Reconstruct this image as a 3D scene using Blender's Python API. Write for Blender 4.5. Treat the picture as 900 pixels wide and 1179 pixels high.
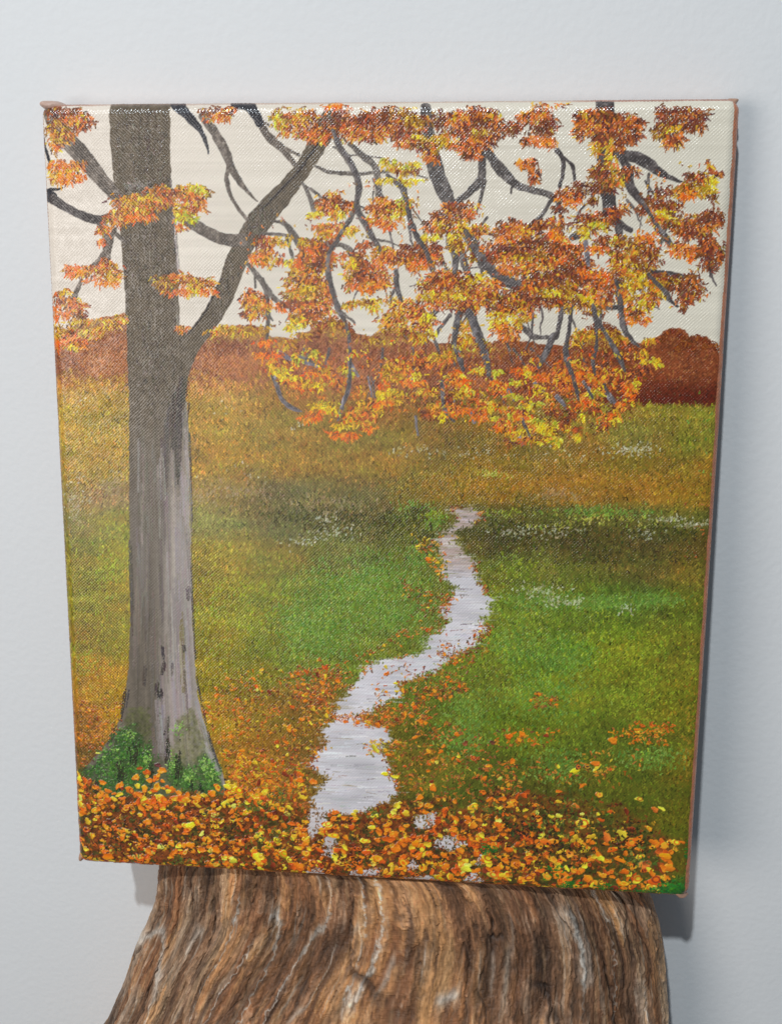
import bpy, bmesh, math
import numpy as np
from mathutils import Matrix, Vector

# ------------------------------------------------------------------ clear
for o in list(bpy.data.objects):
    bpy.data.objects.remove(o)
scene = bpy.context.scene
COL = scene.collection

# ------------------------------------------------------------------ the place, in metres
# x runs along the wall, y into the wall (wall face at y = 0), z up.
TOP_Z = 0.62                      # back top edge of the canvas, touching the wall
CAN_W, CAN_H, CAN_D = 0.2555, 0.3085, 0.018
LEAN = math.radians(6.2)

# ------------------------------------------------------------------ camera
cam_d = bpy.data.cameras.new('camera')
cam = bpy.data.objects.new('camera', cam_d)
COL.objects.link(cam)
cam_d.sensor_fit = 'HORIZONTAL'
cam_d.sensor_width = 36.0
cam_d.lens = 52.0
cam_d.clip_start = 0.01
cam_d.clip_end = 50.0
R = Matrix(((0.99498852, -0.02658113, 0.09639130),
            (0.09992163, 0.29976192, -0.94876681),
            (-0.00367514, 0.95364366, 0.30091570)))
cam.matrix_world = Matrix.Translation((0.04745, -0.44957, TOP_Z - 0.01728)) @ R.to_4x4()
scene.camera = cam

# ------------------------------------------------------------------ room light
world = bpy.data.worlds.new("World")
scene.world = world
world.use_nodes = True
bg = world.node_tree.nodes['Background']
bg.inputs['Color'].default_value = (0.70, 0.85, 1.0, 1)
bg.inputs['Strength'].default_value = 0.135


def area_light(name, loc, target, size, power, colour):
    d = bpy.data.lights.new(name, 'AREA')
    d.shape = 'DISK'
    d.size = size
    d.energy = power
    d.color = colour
    o = bpy.data.objects.new(name, d)
    COL.objects.link(o)
    o.location = loc
    v = Vector(target) - Vector(loc)
    o.rotation_euler = v.to_track_quat('-Z', 'Y').to_euler()
    return o


# ceiling lamp: the one that throws the hard shadow under the canvas
area_light('ceiling_lamp', (-0.328, -1.703, TOP_Z + 1.672), (0.0, 0, TOP_Z - 0.2), 0.070, 38.0, (0.86, 0.94, 1.0))
# second, softer and warmer lamp standing to the left
area_light('side_lamp', (-0.60, -1.00, TOP_Z + 0.0), (-0.05, 0, TOP_Z - 0.22), 0.60, 5.3, (1.0, 0.94, 0.89))

scene.view_settings.view_transform = 'Standard'
scene.view_settings.look = 'None'
scene.view_settings.exposure = 0.0
scene.view_settings.gamma = 1.0
scene.render.engine = 'CYCLES'


# ------------------------------------------------------------------ helpers
def link(name, me, parent=None):
    o = bpy.data.objects.new(name, me)
    COL.objects.link(o)
    if parent is not None:
        o.parent = parent
    return o


def grid_mesh(name, P, colour=None, height=None, closed_u=False):
    """P: (rows, cols, 3) points -> one quad mesh with smooth faces."""
    n, m = P.shape[:2]
    idx = np.arange(n * m).reshape(n, m)
    if closed_u:
        idx = np.concatenate([idx, idx[:, :1]], 1)
    q = np.stack([idx[:-1, :-1], idx[1:, :-1], idx[1:, 1:], idx[:-1, 1:]], -1).reshape(-1, 4)
    me = bpy.data.meshes.new(name)
    me.vertices.add(n * m)
    me.vertices.foreach_set('co', P.reshape(-1).astype(np.float32))
    me.loops.add(q.size)
    me.loops.foreach_set('vertex_index', q.reshape(-1).astype(np.int32))
    me.polygons.add(len(q))
    me.polygons.foreach_set('loop_start', np.arange(0, q.size, 4, dtype=np.int32))
    me.update(calc_edges=True)
    me.polygons.foreach_set('use_smooth', np.ones(len(q), dtype=bool))
    if colour is not None:
        a = me.attributes.new('paint', 'FLOAT_COLOR', 'POINT')
        c4 = np.ones((n * m, 4), np.float32)
        c4[:, :3] = colour.reshape(-1, 3)
        a.data.foreach_set('color', c4.reshape(-1))
    if height is not None:
        a = me.attributes.new('gloss', 'FLOAT', 'POINT')
        a.data.foreach_set('value', height.reshape(-1).astype(np.float32))
    me.update()
    return me


def new_mat(name):
    m = bpy.data.materials.new(name)
    m.use_nodes = True
    nt = m.node_tree
    return m, nt, nt.nodes['Principled BSDF']


def lin(c):
    c = np.asarray(c, float)
    return np.where(c <= 0.04045, c / 12.92, ((c + 0.055) / 1.055) ** 2.4)



WEAVE_MM = 0.115
BARK_GAIN = 0.98

# ------------------------------------------------------------------ the painting, stroke by stroke
# Everything on the canvas is laid down by the "painter" below as strokes of paint
# (colour + thickness) on a fine grid of the canvas surface.  The layout was read off in
# image pixel coordinates; IMG_MM takes an image point to millimetres on the canvas.
IMG_MM = np.array([[0.33046301083542223, -0.016936349092167884, -13.384562883126529],
               [0.002620282772767715, 0.30324545833748134, -36.06951095442675],
               [7.451115134338365e-05, -0.00014569584999143799, 1.0]])  # homography from image pixels to canvas millimetres
TX = 0.25                                  # grid pitch in mm
ROLL = 4.5                                 # radius of the rolled edge, mm
WMM, HMM = CAN_W * 1000, CAN_H * 1000
EXT = ROLL * (math.pi / 2 - 1)             # extra arc length on each side
MARG = EXT + 0.8
NU = int((WMM + 2 * MARG) / TX) + 1
NV = int((HMM + 2 * MARG) / TX) + 1
rng = np.random.default_rng(11)


def unroll(a, flat):
    """distance across the picture -> distance along the cloth round the rolled edge"""
    e = np.abs(a) - flat
    return np.where(e > 0, np.sign(a) * (flat + ROLL * np.arcsin(np.clip(e / ROLL, 0, 1)) + np.maximum(e - ROLL, 0)), a)


def rolled(a, flat):
    e = np.abs(a) - flat
    return np.where(e > 0, np.sign(a) * (flat + ROLL * np.sin(np.minimum(e / ROLL, math.pi / 2))), a)


def img_to_grid(p):
    """image pixel points (...,2) -> grid coordinates (col,row)"""
    p = np.asarray(p, float)
    x, y = p[..., 0], p[..., 1]
    w = IMG_MM[2, 0] * x + IMG_MM[2, 1] * y + IMG_MM[2, 2]
    u = (IMG_MM[0, 0] * x + IMG_MM[0, 1] * y + IMG_MM[0, 2]) / w
    v = (IMG_MM[1, 0] * x + IMG_MM[1, 1] * y + IMG_MM[1, 2]) / w
    # canvas mapped from image pixels is 254 x 307 mm; centre it on the real one
    u = (u - 127.0) * (WMM / 254.0) + WMM / 2
    v = (v - 153.55) * (HMM / 307.1) + HMM / 2
    return np.stack([(unroll(u - WMM / 2, WMM / 2 - ROLL) + WMM / 2 + MARG) / TX,
                     (unroll(v - HMM / 2, HMM / 2 - ROLL) + HMM / 2 + MARG) / TX], -1)


def grid_to_img(shape):
    r, c = np.mgrid[0:shape[0], 0:shape[1]].astype(np.float32)
    u = rolled(c * TX - MARG - WMM / 2, WMM / 2 - ROLL) * (254.0 / WMM) + 127.0
    v = rolled(r * TX - MARG - HMM / 2, HMM / 2 - ROLL) * (307.1 / HMM) + 153.55
    I = np.linalg.inv(IMG_MM)
    w = I[2, 0] * u + I[2, 1] * v + I[2, 2]
    return (I[0, 0] * u + I[0, 1] * v + I[0, 2]) / w, (I[1, 0] * u + I[1, 1] * v + I[1, 2]) / w


def vnoise(shape, fy, fx, seed):
    """smooth value noise, cell fy x fx grid units, range about -1..1"""
    g = np.random.default_rng(seed)
    ny, nx = int(shape[0] / fy) + 3, int(shape[1] / fx) + 3
    a = g.uniform(-1, 1, (ny, nx)).astype(np.float32)
    y = np.arange(shape[0], dtype=np.float32) / fy
    x = np.arange(shape[1], dtype=np.float32) / fx
    yi, xi = y.astype(int), x.astype(int)
    ty, tx = y - yi, x - xi
    ty = (ty * ty * (3 - 2 * ty))[:, None]
    tx = (tx * tx * (3 - 2 * tx))[None, :]
    r0 = a[yi][:, xi] * (1 - tx) + a[yi][:, xi + 1] * tx
    r1 = a[yi + 1][:, xi] * (1 - tx) + a[yi + 1][:, xi + 1] * tx
    return r0 * (1 - ty) + r1 * ty


SH = (NV, NU)
IMG_X, IMG_Y = grid_to_img(SH)
IMG_X = IMG_X.astype(np.float32)
IMG_Y = IMG_Y.astype(np.float32)
C = np.zeros(SH + (3,), np.float32)        # colour as it looks (sRGB 0..1)
T = np.zeros(SH, np.float32)               # paint thickness, mm
WV = np.ones(SH, np.float32)               # how strongly the weave shows
G = 1.38                                   # grid cells per image pixel (about)


def rgb(*c):
    return np.array(c, np.float32) / 255.0


def smooth(a, b, x):
    t = np.clip((x - a) / (b - a), 0, 1)
    return t * t * (3 - 2 * t)


def blend(mask, col, th=None):
    m = mask[..., None]
    C[:] = C * (1 - m) + col * m
    if th is not None:
        T[:] = T * (1 - mask) + th * mask


def poly_mask(pts, rough=0.0, seed=0, soft=0.8, cell=6, side=0.0):
    """soft-edged filled polygon, points in image pixels"""
    p = img_to_grid(pts)
    lo = np.floor(p.min(0) - 12).astype(int)
    hi = np.ceil(p.max(0) + 12).astype(int)
    c0, r0 = max(lo[0], 0), max(lo[1], 0)
    c1, r1 = min(hi[0], NU), min(hi[1], NV)
    rr, cc = np.mgrid[r0:r1, c0:c1].astype(np.float32)
    if rough:
        s = rr.shape
        cc = cc + rough * (vnoise(s, cell, cell, seed) + 0.6 * vnoise(s, cell / 2.5, cell / 2.5, seed + 1))
        rr = rr + rough * (vnoise(s, cell, cell, seed + 2) + 0.6 * vnoise(s, cell / 2.5, cell / 2.5, seed + 3))
    if side:
        cc = cc + side * (vnoise(rr.shape, 2.2, 40, seed + 7) + 0.7 * vnoise(rr.shape, 5, 60, seed + 8))
    inside = np.zeros(rr.shape, bool)
    d2 = np.full(rr.shape, 1e9, np.float32)
    n = len(p)
    for i in range(n):
        x1, y1 = p[i]
        x2, y2 = p[(i + 1) % n]
        if y1 != y2:
            cond = ((y1 > rr) != (y2 > rr)) & (cc < (x2 - x1) * (rr - y1) / (y2 - y1) + x1)
            inside ^= cond
        dx, dy = x2 - x1, y2 - y1
        L2 = dx * dx + dy * dy + 1e-9
        t = np.clip(((cc - x1) * dx + (rr - y1) * dy) / L2, 0, 1)
        d2 = np.minimum(d2, (cc - x1 - t * dx) ** 2 + (rr - y1 - t * dy) ** 2)
    d = np.sqrt(d2) * np.where(inside, 1, -1)
    M = np.zeros(SH, np.float32)
    M[r0:r1, c0:c1] = smooth(-soft, soft, d)
    return M


def catmull(pts, n=6):
    p = np.asarray(pts, float)
    if len(p) < 3:
        t = np.linspace(0, 1, n + 1)[:, None]
        return p[0] * (1 - t) + p[-1] * t
    q = np.vstack([2 * p[0] - p[1], p, 2 * p[-1] - p[-2]])
    out = []
    for i in range(1, len(q) - 2):
        for t in np.linspace(0, 1, n, endpoint=False):
            a, b, c, d = q[i - 1], q[i], q[i + 1], q[i + 2]
            out.append(0.5 * (2 * b + (c - a) * t + (2 * a - 5 * b + 4 * c - d) * t * t + (3 * b - 3 * c + d - a) * t ** 3))
    out.append(p[-1])
    return np.array(out)


def branch(pts, colour=(80, 70, 68), light=0.0, dry=0.25, th=0.05, fat=1.0):
    """pts: list of (x, y, width) in image pixels, painted as one tapering brush stroke"""
    p = catmull(pts)
    q = img_to_grid(p[:, :2])
    w = np.maximum(p[:, 2] * fat, 0.9) * G * 0.5
    lo = np.floor(q.min(0) - w.max() - 4).astype(int)
    hi = np.ceil(q.max(0) + w.max() + 4).astype(int)
    c0, r0 = max(lo[0], 0), max(lo[1], 0)
    c1, r1 = min(hi[0], NU), min(hi[1], NV)
    if c1 <= c0 or r1 <= r0:
        return
    rr, cc = np.mgrid[r0:r1, c0:c1].astype(np.float32)
    s = rr.shape
    sd = int(rng.integers(1e6))
    cc = cc + 1.0 * vnoise(s, 9, 9, sd) + 0.5 * vnoise(s, 3, 3, sd + 5)
    rr = rr + 1.0 * vnoise(s, 9, 9, sd + 1) + 0.5 * vnoise(s, 3, 3, sd + 6)
    best = np.full(s, 1e9, np.float32)
    side = np.zeros(s, np.float32)
    for i in range(len(q) - 1):
        (x1, y1), (x2, y2) = q[i], q[i + 1]
        dx, dy = x2 - x1, y2 - y1
        L2 = dx * dx + dy * dy + 1e-9
        t = np.clip(((cc - x1) * dx + (rr - y1) * dy) / L2, 0, 1)
        ex, ey = cc - x1 - t * dx, rr - y1 - t * dy
        ww = w[i] * (1 - t) + w[i + 1] * t
        d = np.hypot(ex, ey) - ww
        k = d < best
        best = np.where(k, d, best)
        side = np.where(k, (ex * 0.8 + ey * 0.5) / np.maximum(ww, 0.6), side)
    m = smooth(0.8, -0.8, best)
    n = vnoise(s, 2.2, 2.2, sd + 2)
    n2 = vnoise(s, 7, 7, sd + 3)
    m = m * (1 - dry * smooth(0.45, 0.8, n))
    base = rgb(*colour)
    var = 1 + 0.16 * n2 + 0.14 * n - 0.13 * side * (best < 0)
    col = base * var[..., None] + light * smooth(0.2, 0.7, n2)[..., None]
    mm = m[..., None]
    sub = C[r0:r1, c0:c1]
    sub[:] = sub * (1 - mm) + np.clip(col, 0, 1) * mm
    st = T[r0:r1, c0:c1]
    st[:] = st * (1 - m) + (st * 0.5 + th) * m


GRAIN = (0.6 * rng.random(SH) + 0.4 * (0.5 + 0.5 * vnoise(SH, 2.2, 2.2, 7))).astype(np.float32).reshape(-1)


def dabs(x, y, ang, ln, wd, col, th=0.05, alpha=0.9, taper=0.6, dry=0.27, keep=None):
    """many small brush dabs at once, later ones lie over earlier ones.
    x,y image points; ang direction (y down); ln, wd in image pixels; col (n,3)"""
    n = len(x)
    if n == 0:
        return
    q = img_to_grid(np.stack([x, y], -1))
    L = np.broadcast_to(np.asarray(ln, float) * G, (n,))
    W = np.broadcast_to(np.asarray(wd, float) * G, (n,))
    ca, sa = np.cos(ang), np.sin(ang)
    kt = int(math.ceil(L.max() / 0.75)) + 1
    kw = int(math.ceil(W.max() / 0.75)) + 1
    tt = np.linspace(0, 1, kt)
    ss = np.linspace(-0.5, 0.5, kw) if kw > 1 else np.array([0.0])
    t, s = np.meshgrid(tt, ss, indexing='ij')
    t, s = t.ravel(), s.ravel()
    wt = 1 - taper * t
    X = q[:, 0:1] + ca[:, None] * (t * L[:, None]) - sa[:, None] * (s * wt * W[:, None])
    Y = q[:, 1:2] + sa[:, None] * (t * L[:, None]) + ca[:, None] * (s * wt * W[:, None])
    xi, yi = np.rint(X).astype(int), np.rint(Y).astype(int)
    ok = (xi >= 0) & (xi < NU) & (yi >= 0) & (yi < NV)
    flat = (np.clip(yi, 0, NV - 1) * NU + np.clip(xi, 0, NU - 1))
    ok &= GRAIN[flat] > dry
    if keep is not None:
        ok &= keep.reshape(-1)[flat] > 0.5
    lay = np.full(NV * NU, -1, np.int32)
    pr = np.repeat(np.arange(n)[:, None], len(t), 1)
    np.maximum.at(lay, flat[ok], pr[ok].astype(np.int32))
    hit = lay >= 0
    wh = lay[hit]
    Cf = C.reshape(-1, 3)
    a = alpha if np.isscalar(alpha) else np.asarray(alpha)[wh][:, None]
    Cf[hit] = Cf[hit] * (1 - a) + np.asarray(col, np.float32)[wh] * a
    Tf = T.reshape(-1)
    Tf[hit] = Tf[hit] * 0.6 + th


def pick(pal, n, jit=0.08):
    pal = np.array(pal, np.float32) / 255.0
    c = pal[rng.integers(0, len(pal), n)]
    return np.clip(c * (1 + rng.normal(0, jit, (n, 1))) + rng.normal(0, jit * 0.25, (n, 3)), 0, 1).astype(np.float32)


PAL = {
    'D': [(96, 50, 36), (112, 58, 38), (80, 44, 38), (128, 66, 40), (104, 56, 32)],
    'R': [(152, 80, 42), (170, 94, 46), (132, 66, 38), (190, 106, 48), (118, 60, 38)],
    'O': [(218, 112, 42), (232, 126, 40), (200, 94, 40), (228, 150, 54), (184, 92, 46)],
    'o': [(252, 112, 22), (255, 130, 24), (244, 96, 26), (250, 150, 40), (226, 88, 20)],
    'Y': [(212, 176, 44), (224, 192, 52), (198, 156, 36), (186, 140, 40), (228, 168, 40)],
    'y': [(240, 208, 36), (234, 216, 62), (226, 194, 28), (206, 200, 60), (244, 184, 30)],
    'B': [(132, 88, 34), (160, 118, 40), (190, 148, 44), (108, 58, 30), (150, 96, 36)],
    'M': [(146, 72, 32), (224, 112, 30), (212, 176, 44), (204, 92, 30), (110, 56, 30), (228, 160, 44)],
    'G': [(176, 180, 50), (206, 204, 70), (150, 150, 40)],
}


KIN = {'D': 'DDDDRB', 'R': 'RRDDDO', 'O': 'OOORDY', 'o': 'oooOOR', 'Y': 'YYYBBO', 'y': 'yyyYYB', 'B': 'BBBRDY', 'M': 'MORYRB', 'G': 'GGGYyB'}


def clump(cx, cy, rx, ry, pal, dens=1.0):
    """one spray of leaves: a few overlapping puffs of tiny pointed dabs from a fan brush"""
    area = rx * ry * 3.14
    k = max(2, int(area / 130))
    sub = [(cx, cy, rx * 0.8, ry * 0.8)]
    for _ in range(k):
        a = rng.uniform(0, 6.283)
        r = rng.uniform(0.35, 0.85)
        f = rng.uniform(0.28, 0.55)
        sub.append((cx + rx * r * math.cos(a), cy + ry * r * math.sin(a), max(rx * f, 3.0), max(ry * f, 2.4)))
    for (sx, sy, ax, ay) in sub:
        n = int(ax * ay * 3.14 * 0.16 * dens) + 5
        a = rng.uniform(0, 6.283, n)
        r = rng.uniform(0, 1, n) ** 0.62 * rng.uniform(0.75, 1.3, n) * (1 + 0.22 * np.sin(3 * a + rng.uniform(0, 6)) + 0.14 * np.sin(5 * a + rng.uniform(0, 6)))
        x = sx + ax * r * np.cos(a)
        y = sy + ay * r * np.sin(a) - 1.2
        o = np.argsort(y + rng.normal(0, ay * 0.8, n))
        x, y = x[o], y[o]
        tilt = rng.normal(0, 0.4)
        ang = math.pi / 2 + tilt - np.clip((x - cx) / rx, -1.2, 1.2) * 0.8 + rng.normal(0, 0.45, n)
        ch = np.array(list(KIN[pal]))[rng.integers(0, 6, n)]
        col = np.zeros((n, 3), np.float32)
        for c_ in set(ch):
            m_ = ch == c_
            col[m_] = pick(PAL[c_], int(m_.sum()), 0.10)
        if dens > 0.55:
            nu = max(int(n * 0.16), 2)
            q_ = rng.integers(0, n, nu)
            dabs(x[q_], y[q_], rng.normal(1.57, 0.5, nu), rng.uniform(2.5, 5, nu), 2.2, pick(PAL['R' if pal in 'DRM' else 'B' if pal in 'YyGB' else 'O'], nu), th=0.04, alpha=0.6, dry=0.3)
        low_ = np.clip((y - sy) / ay, 0, 1)
        dabs(x, y, ang, rng.uniform(2.8, 5.6, n) + 2.6 * low_ * rng.random(n), rng.uniform(1.0, 2.2, n), col, th=0.06, dry=0.15, alpha=0.82, taper=0.75)


def clumps(s):
    for part in s.split(';'):
        f = part.strip().split(',')
        if len(f) < 5:
            continue
        clump(float(f[0]), float(f[1]), float(f[2]), float(f[3]), f[4], float(f[5]) if len(f) > 5 else 1.0)


def branches(s, **k):
    for part in s.split(';'):
        pts = [tuple(float(v) for v in q.split(',')) for q in part.split()]
        if len(pts) >= 2:
            branch(pts, **k)


# ---- 1 sky: pale warm grey, brushed sideways
n_h = vnoise(SH, 4, 260, 1) * 0.5 + vnoise(SH, 9, 400, 2) * 0.5
tx = np.clip((IMG_X - 60) / 760, 0, 1)[..., None]
C[:] = rgb(222, 208, 193) * (1 - tx) + rgb(212, 204, 186) * tx
C += (0.030 * n_h + 0.012 * vnoise(SH, 60, 60, 3))[..., None]
stk = smooth(0.55, 0.9, vnoise(SH, 3, 180, 4)) * smooth(0.1, 0.6, vnoise(SH, 70, 90, 5))
C += 0.05 * stk[..., None]
T += 0.03 * n_h

# ---- 2 rust tree line
HEDGE = [(40, 392), (60, 386), (75, 377), (100, 370), (130, 362), (150, 360), (205, 372), (222, 384), (240, 380), (262, 375), (288, 372),
         (303, 378), (315, 386), (332, 389), (345, 387), (357, 380), (366, 371), (385, 368), (400, 373), (412, 382), (425, 386), (440, 381),
         (455, 376), (470, 378), (486, 384), (500, 394), (520, 392), (545, 388), (560, 394), (575, 390), (590, 390), (605, 392), (622, 394),
         (640, 396), (655, 398), (664, 386), (680, 378), (696, 374), (710, 380), (722, 391), (735, 395), (746, 389), (757, 386), (764, 379),
         (775, 376), (786, 378), (792, 386), (806, 385), (815, 388), (820, 398), (826, 408), (850, 412), (850, 472), (740, 470), (600, 474),
         (440, 470), (320, 462), (220, 460), (150, 460), (40, 458)]
mh = poly_mask(HEDGE, rough=2.2, seed=21, soft=1.2, cell=7)
n1, n2 = vnoise(SH, 3, 3, 22), vnoise(SH, 24, 30, 23)
hx = smooth(380, 760, IMG_X)[..., None]
hb = rgb(158, 100, 66) * (1 - hx) + rgb(128, 66, 36) * hx
hb = hb * (1 + 0.16 * n1 + 0.10 * n2)[..., None]
low = smooth(425, 460, IMG_Y + 6 * n2)[..., None] * smooth(640, 760, IMG_X)[..., None]
hb = hb * (1 - low) + rgb(98, 36, 20) * (1 + 0.15 * n1)[..., None] * low
blend(mh, np.clip(hb, 0, 1), 0.05)


def scatter_in(mask, n):
    """n random image points inside a mask"""
    idx = np.flatnonzero(mask.reshape(-1) > rng.random(mask.size) * 0.98 + 0.01)
    k = idx[rng.integers(0, len(idx), n)]
    return IMG_X.reshape(-1)[k], IMG_Y.reshape(-1)[k], k


x, y, k = scatter_in(mh, 5200)
c = pick([(148, 84, 48), (170, 104, 60), (112, 58, 34), (132, 72, 40), (182, 120, 68), (96, 48, 30)], len(x))
dim = (smooth(428, 452, y) * smooth(660, 740, x))[:, None] * 0.45
dabs(x, y, rng.uniform(0.6, 2.6, len(x)), rng.uniform(1.5, 3.5, len(x)), 1.3, c * (1 - dim), th=0.05, alpha=0.6)
def stipple(s, cols, wid=1.5, ln=(2, 4.5), alpha=0.85, ang=-math.pi / 2, sp=0.6, th=0.08, keep=None):
    """s: cx,cy,rx,ry,count;... soft-edged patches of small grass dabs"""
    for part in s.split(';'):
        f = [float(v) for v in part.split(',')]
        n = int(f[4])
        x_ = f[0] + f[2] * rng.normal(0, 0.5, n)
        y_ = f[1] + f[3] * rng.normal(0, 0.5, n)
        dabs(x_, y_, rng.normal(ang, sp, n), rng.uniform(ln[0], ln[1], n), rng.uniform(wid * 0.6, wid * 1.2, n), pick(cols, n), th=th, alpha=alpha, keep=keep)


def mottle(s, cols, **kw):
    stipple(s, cols, keep=mh, ang=1.5, sp=0.7, **kw)


mottle('125,420,26,18,260;95,412,26,14,160;240,410,26,22,220;290,420,40,16,240;330,410,30,16,160', [(190, 118, 64), (204, 132, 70), (176, 104, 56)], wid=1.8, alpha=0.55)
mottle('80,418,26,18,160;260,395,40,14,200;360,400,40,18,220;440,400,40,18,220;520,420,40,18,220;600,415,40,18,220;680,420,40,20,260', [(112, 62, 42), (128, 72, 46), (98, 54, 38)], wid=1.8, alpha=0.5)
mottle('70,384,20,8,120;110,374,30,8,180;260,382,40,8,200;310,388,26,8,120;385,380,30,8,140;440,390,30,8,120;540,398,40,8,120;690,388,26,10,160', [(198, 160, 60), (176, 134, 58), (156, 112, 54)], wid=1.5, alpha=0.65)

# scalloped crown tops on the right-hand bushes
for (bx, by, br) in [(772, 392, 15), (800, 398, 14), (786, 404, 12), (815, 402, 11), (690, 396, 26), (385, 388, 24)]:
    n = int(br * 9)
    a = rng.uniform(math.pi, 2 * math.pi, n)
    rr_ = br * rng.uniform(0.80, 1.05, n)
    cc_ = pick([(120, 56, 24), (100, 46, 22), (150, 82, 34)], n)
    dabs(bx + rr_ * np.cos(a), by + rr_ * np.sin(a), a + math.pi, 4, 1.4, cc_, th=0.06)

# ---- 3 meadow: broad bands of colour, then thousands of stipples
FIELD = """65,445,176,128,58;120,450,170,128,52;260,445,168,122,58;340,452,150,106,44;440,470,138,100,44;560,490,130,102,40;700,478,132,112,44;760,476,140,124,44;812,474,130,130,42;
75,490,168,136,56;130,500,166,134,54;240,480,158,126,48;320,490,146,118,48;420,505,132,108,44;520,510,126,98,42;640,512,126,100,44;730,500,128,114,50;800,505,120,112,38;
80,540,158,130,56;135,540,158,130,54;250,530,156,122,46;340,530,148,114,44;440,530,140,110,42;560,535,132,104,36;660,530,142,106,40;740,530,134,108,38;805,540,134,104,34;
80,575,140,122,64;130,570,150,122,78;245,565,138,114,58;330,570,112,102,58;420,575,110,98,52;480,570,124,102,40;560,560,140,106,34;660,560,146,104,40;740,565,150,110,36;800,570,132,104,32;
85,600,128,116,60;135,600,134,128,50;240,600,126,120,62;330,605,104,98,54;420,605,98,92,46;470,600,96,98,36;560,600,88,82,38;640,600,88,86,36;740,595,92,90,40;800,600,98,92,36;
85,640,132,118,42;138,640,138,130,40;245,640,136,122,42;320,640,124,112,44;400,640,104,106,48;470,640,92,104,38;580,625,80,72,32;660,625,84,72,34;740,625,86,76,36;805,630,96,82,32;
90,690,136,122,36;138,690,138,120,36;240,690,138,126,36;310,690,126,126,40;380,680,98,128,44;450,675,90,128,44;580,660,104,108,36;640,655,100,100,38;740,655,98,88,38;800,655,108,94,34;
92,735,134,112,34;138,735,132,118,34;240,735,140,124,34;310,735,120,128,40;360,720,86,134,46;440,715,86,124,44;500,700,98,110,40;600,690,104,124,38;660,695,74,118,34;730,690,62,108,34;790,695,92,104,30;
95,780,150,112,30;138,780,160,118,26;240,775,140,122,30;300,770,126,116,34;350,765,100,124,42;420,745,96,116,40;580,735,94,122,36;640,750,72,122,32;720,745,104,122,30;795,750,112,108,30;
100,830,148,96,34;138,825,162,122,28;250,830,158,122,34;300,820,138,108,36;340,810,124,92,38;560,790,86,112,34;620,790,86,122,30;700,800,104,120,32;795,810,112,108,26;
100,880,110,80,34;260,880,150,110,34;310,870,142,100,34;345,870,112,86,36;500,870,112,96,30;530,860,82,102,30;600,840,82,112,26;680,850,84,104,28;740,870,88,98,28;795,880,106,98,24;
100,940,110,66,28;250,940,120,66,26;420,960,120,74,34;560,900,76,92,28;640,900,84,88,26;720,910,80,92,24;790,940,94,92,22;
120,980,110,62,24;400,1000,116,66,30;560,980,92,70,26;650,960,74,70,24;720,980,72,74,24;785,990,102,88,22;780,1020,30,104,30"""
F = np.array([[float(v) for v in q.split(',')] for q in FIELD.replace('\n', '').split(';')])
st = 8
gx, gy = IMG_X[::st, ::st], IMG_Y[::st, ::st]
num = np.zeros(gx.shape + (3,))
den = np.zeros(gx.shape)
for fx, fy, fr, fg, fb in F:
    d = ((gx - fx) / 46.0) ** 2 + ((gy - fy) / 24.0) ** 2
    w = 1.0 / (0.12 + d) ** 2.2
    num += w[..., None] * np.array([fr, fg, fb])
    den += w
low = (num / den[..., None] / 255.0).astype(np.float32)


def upsample(a, shape, st):
    y = np.arange(shape[0]) / st
    x = np.arange(shape[1]) / st
    yi = np.minimum(y.astype(int), a.shape[0] - 2)
    xi = np.minimum(x.astype(int), a.shape[1] - 2)
    ty = (y - yi)[:, None, None]
    tx_ = (x - xi)[None, :, None]
    b = a[yi][:, xi] * (1 - tx_) + a[yi][:, xi + 1] * tx_
    c_ = a[yi + 1][:, xi] * (1 - tx_) + a[yi + 1][:, xi + 1] * tx_
    return (b * (1 - ty) + c_ * ty).astype(np.float32)


gex = np.maximum(low[..., 1] - low[..., 0], 0)
low[..., 0] += 0.55 * gex
low[..., 1] -= 0.05 * gex
low[..., 2] += 0.02 * gex
low *= 1.02
FC = upsample(low, SH, st)
FC *= (1 + 0.07 * vnoise(SH, 10, 40, 31) + 0.07 * vnoise(SH, 26, 60, 32))[..., None]
FC[..., 0] *= 1 + 0.06 * vnoise(SH, 18, 34, 33)
edge = np.interp(IMG_X, [40, 150, 220, 320, 440, 600, 740, 850], [438, 441, 439, 441, 452, 461, 464, 467])
sft = 3 + 9 * smooth(720, 560, IMG_X)
mf = smooth(-sft, sft, IMG_Y - edge + 0.9 * sft * vnoise(SH, 3, 3, 34) + 0.5 * sft * vnoise(SH, 12, 24, 35))
blend(mf, np.clip(FC, 0, 1), 0.05)
mfp = mf * (1 - smooth(930, 990, IMG_Y) * 0.4)
for rep in range(3):
    x, y, k = scatter_in(mfp, 26000)
    base = FC.reshape(-1, 3)[k]
    v = rng.normal(1.0, 0.20, (len(x), 1))
    tint = rng.normal(0, 1, (len(x), 1))
    c = base * v * np.where(tint > 0, 1 + np.minimum(tint, 2) * np.array([[0.00, 0.07, -0.08]]), 1 - np.maximum(tint, -2) * np.array([[0.09, -0.02, 0.00]]))
    dabs(x, y, rng.normal(-math.pi / 2, 0.42, len(x)), rng.uniform(1.6, 5.2, len(x)), rng.uniform(0.7, 1.5, len(x)),
         np.clip(c, 0, 1), th=0.05, alpha=0.75)


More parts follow.
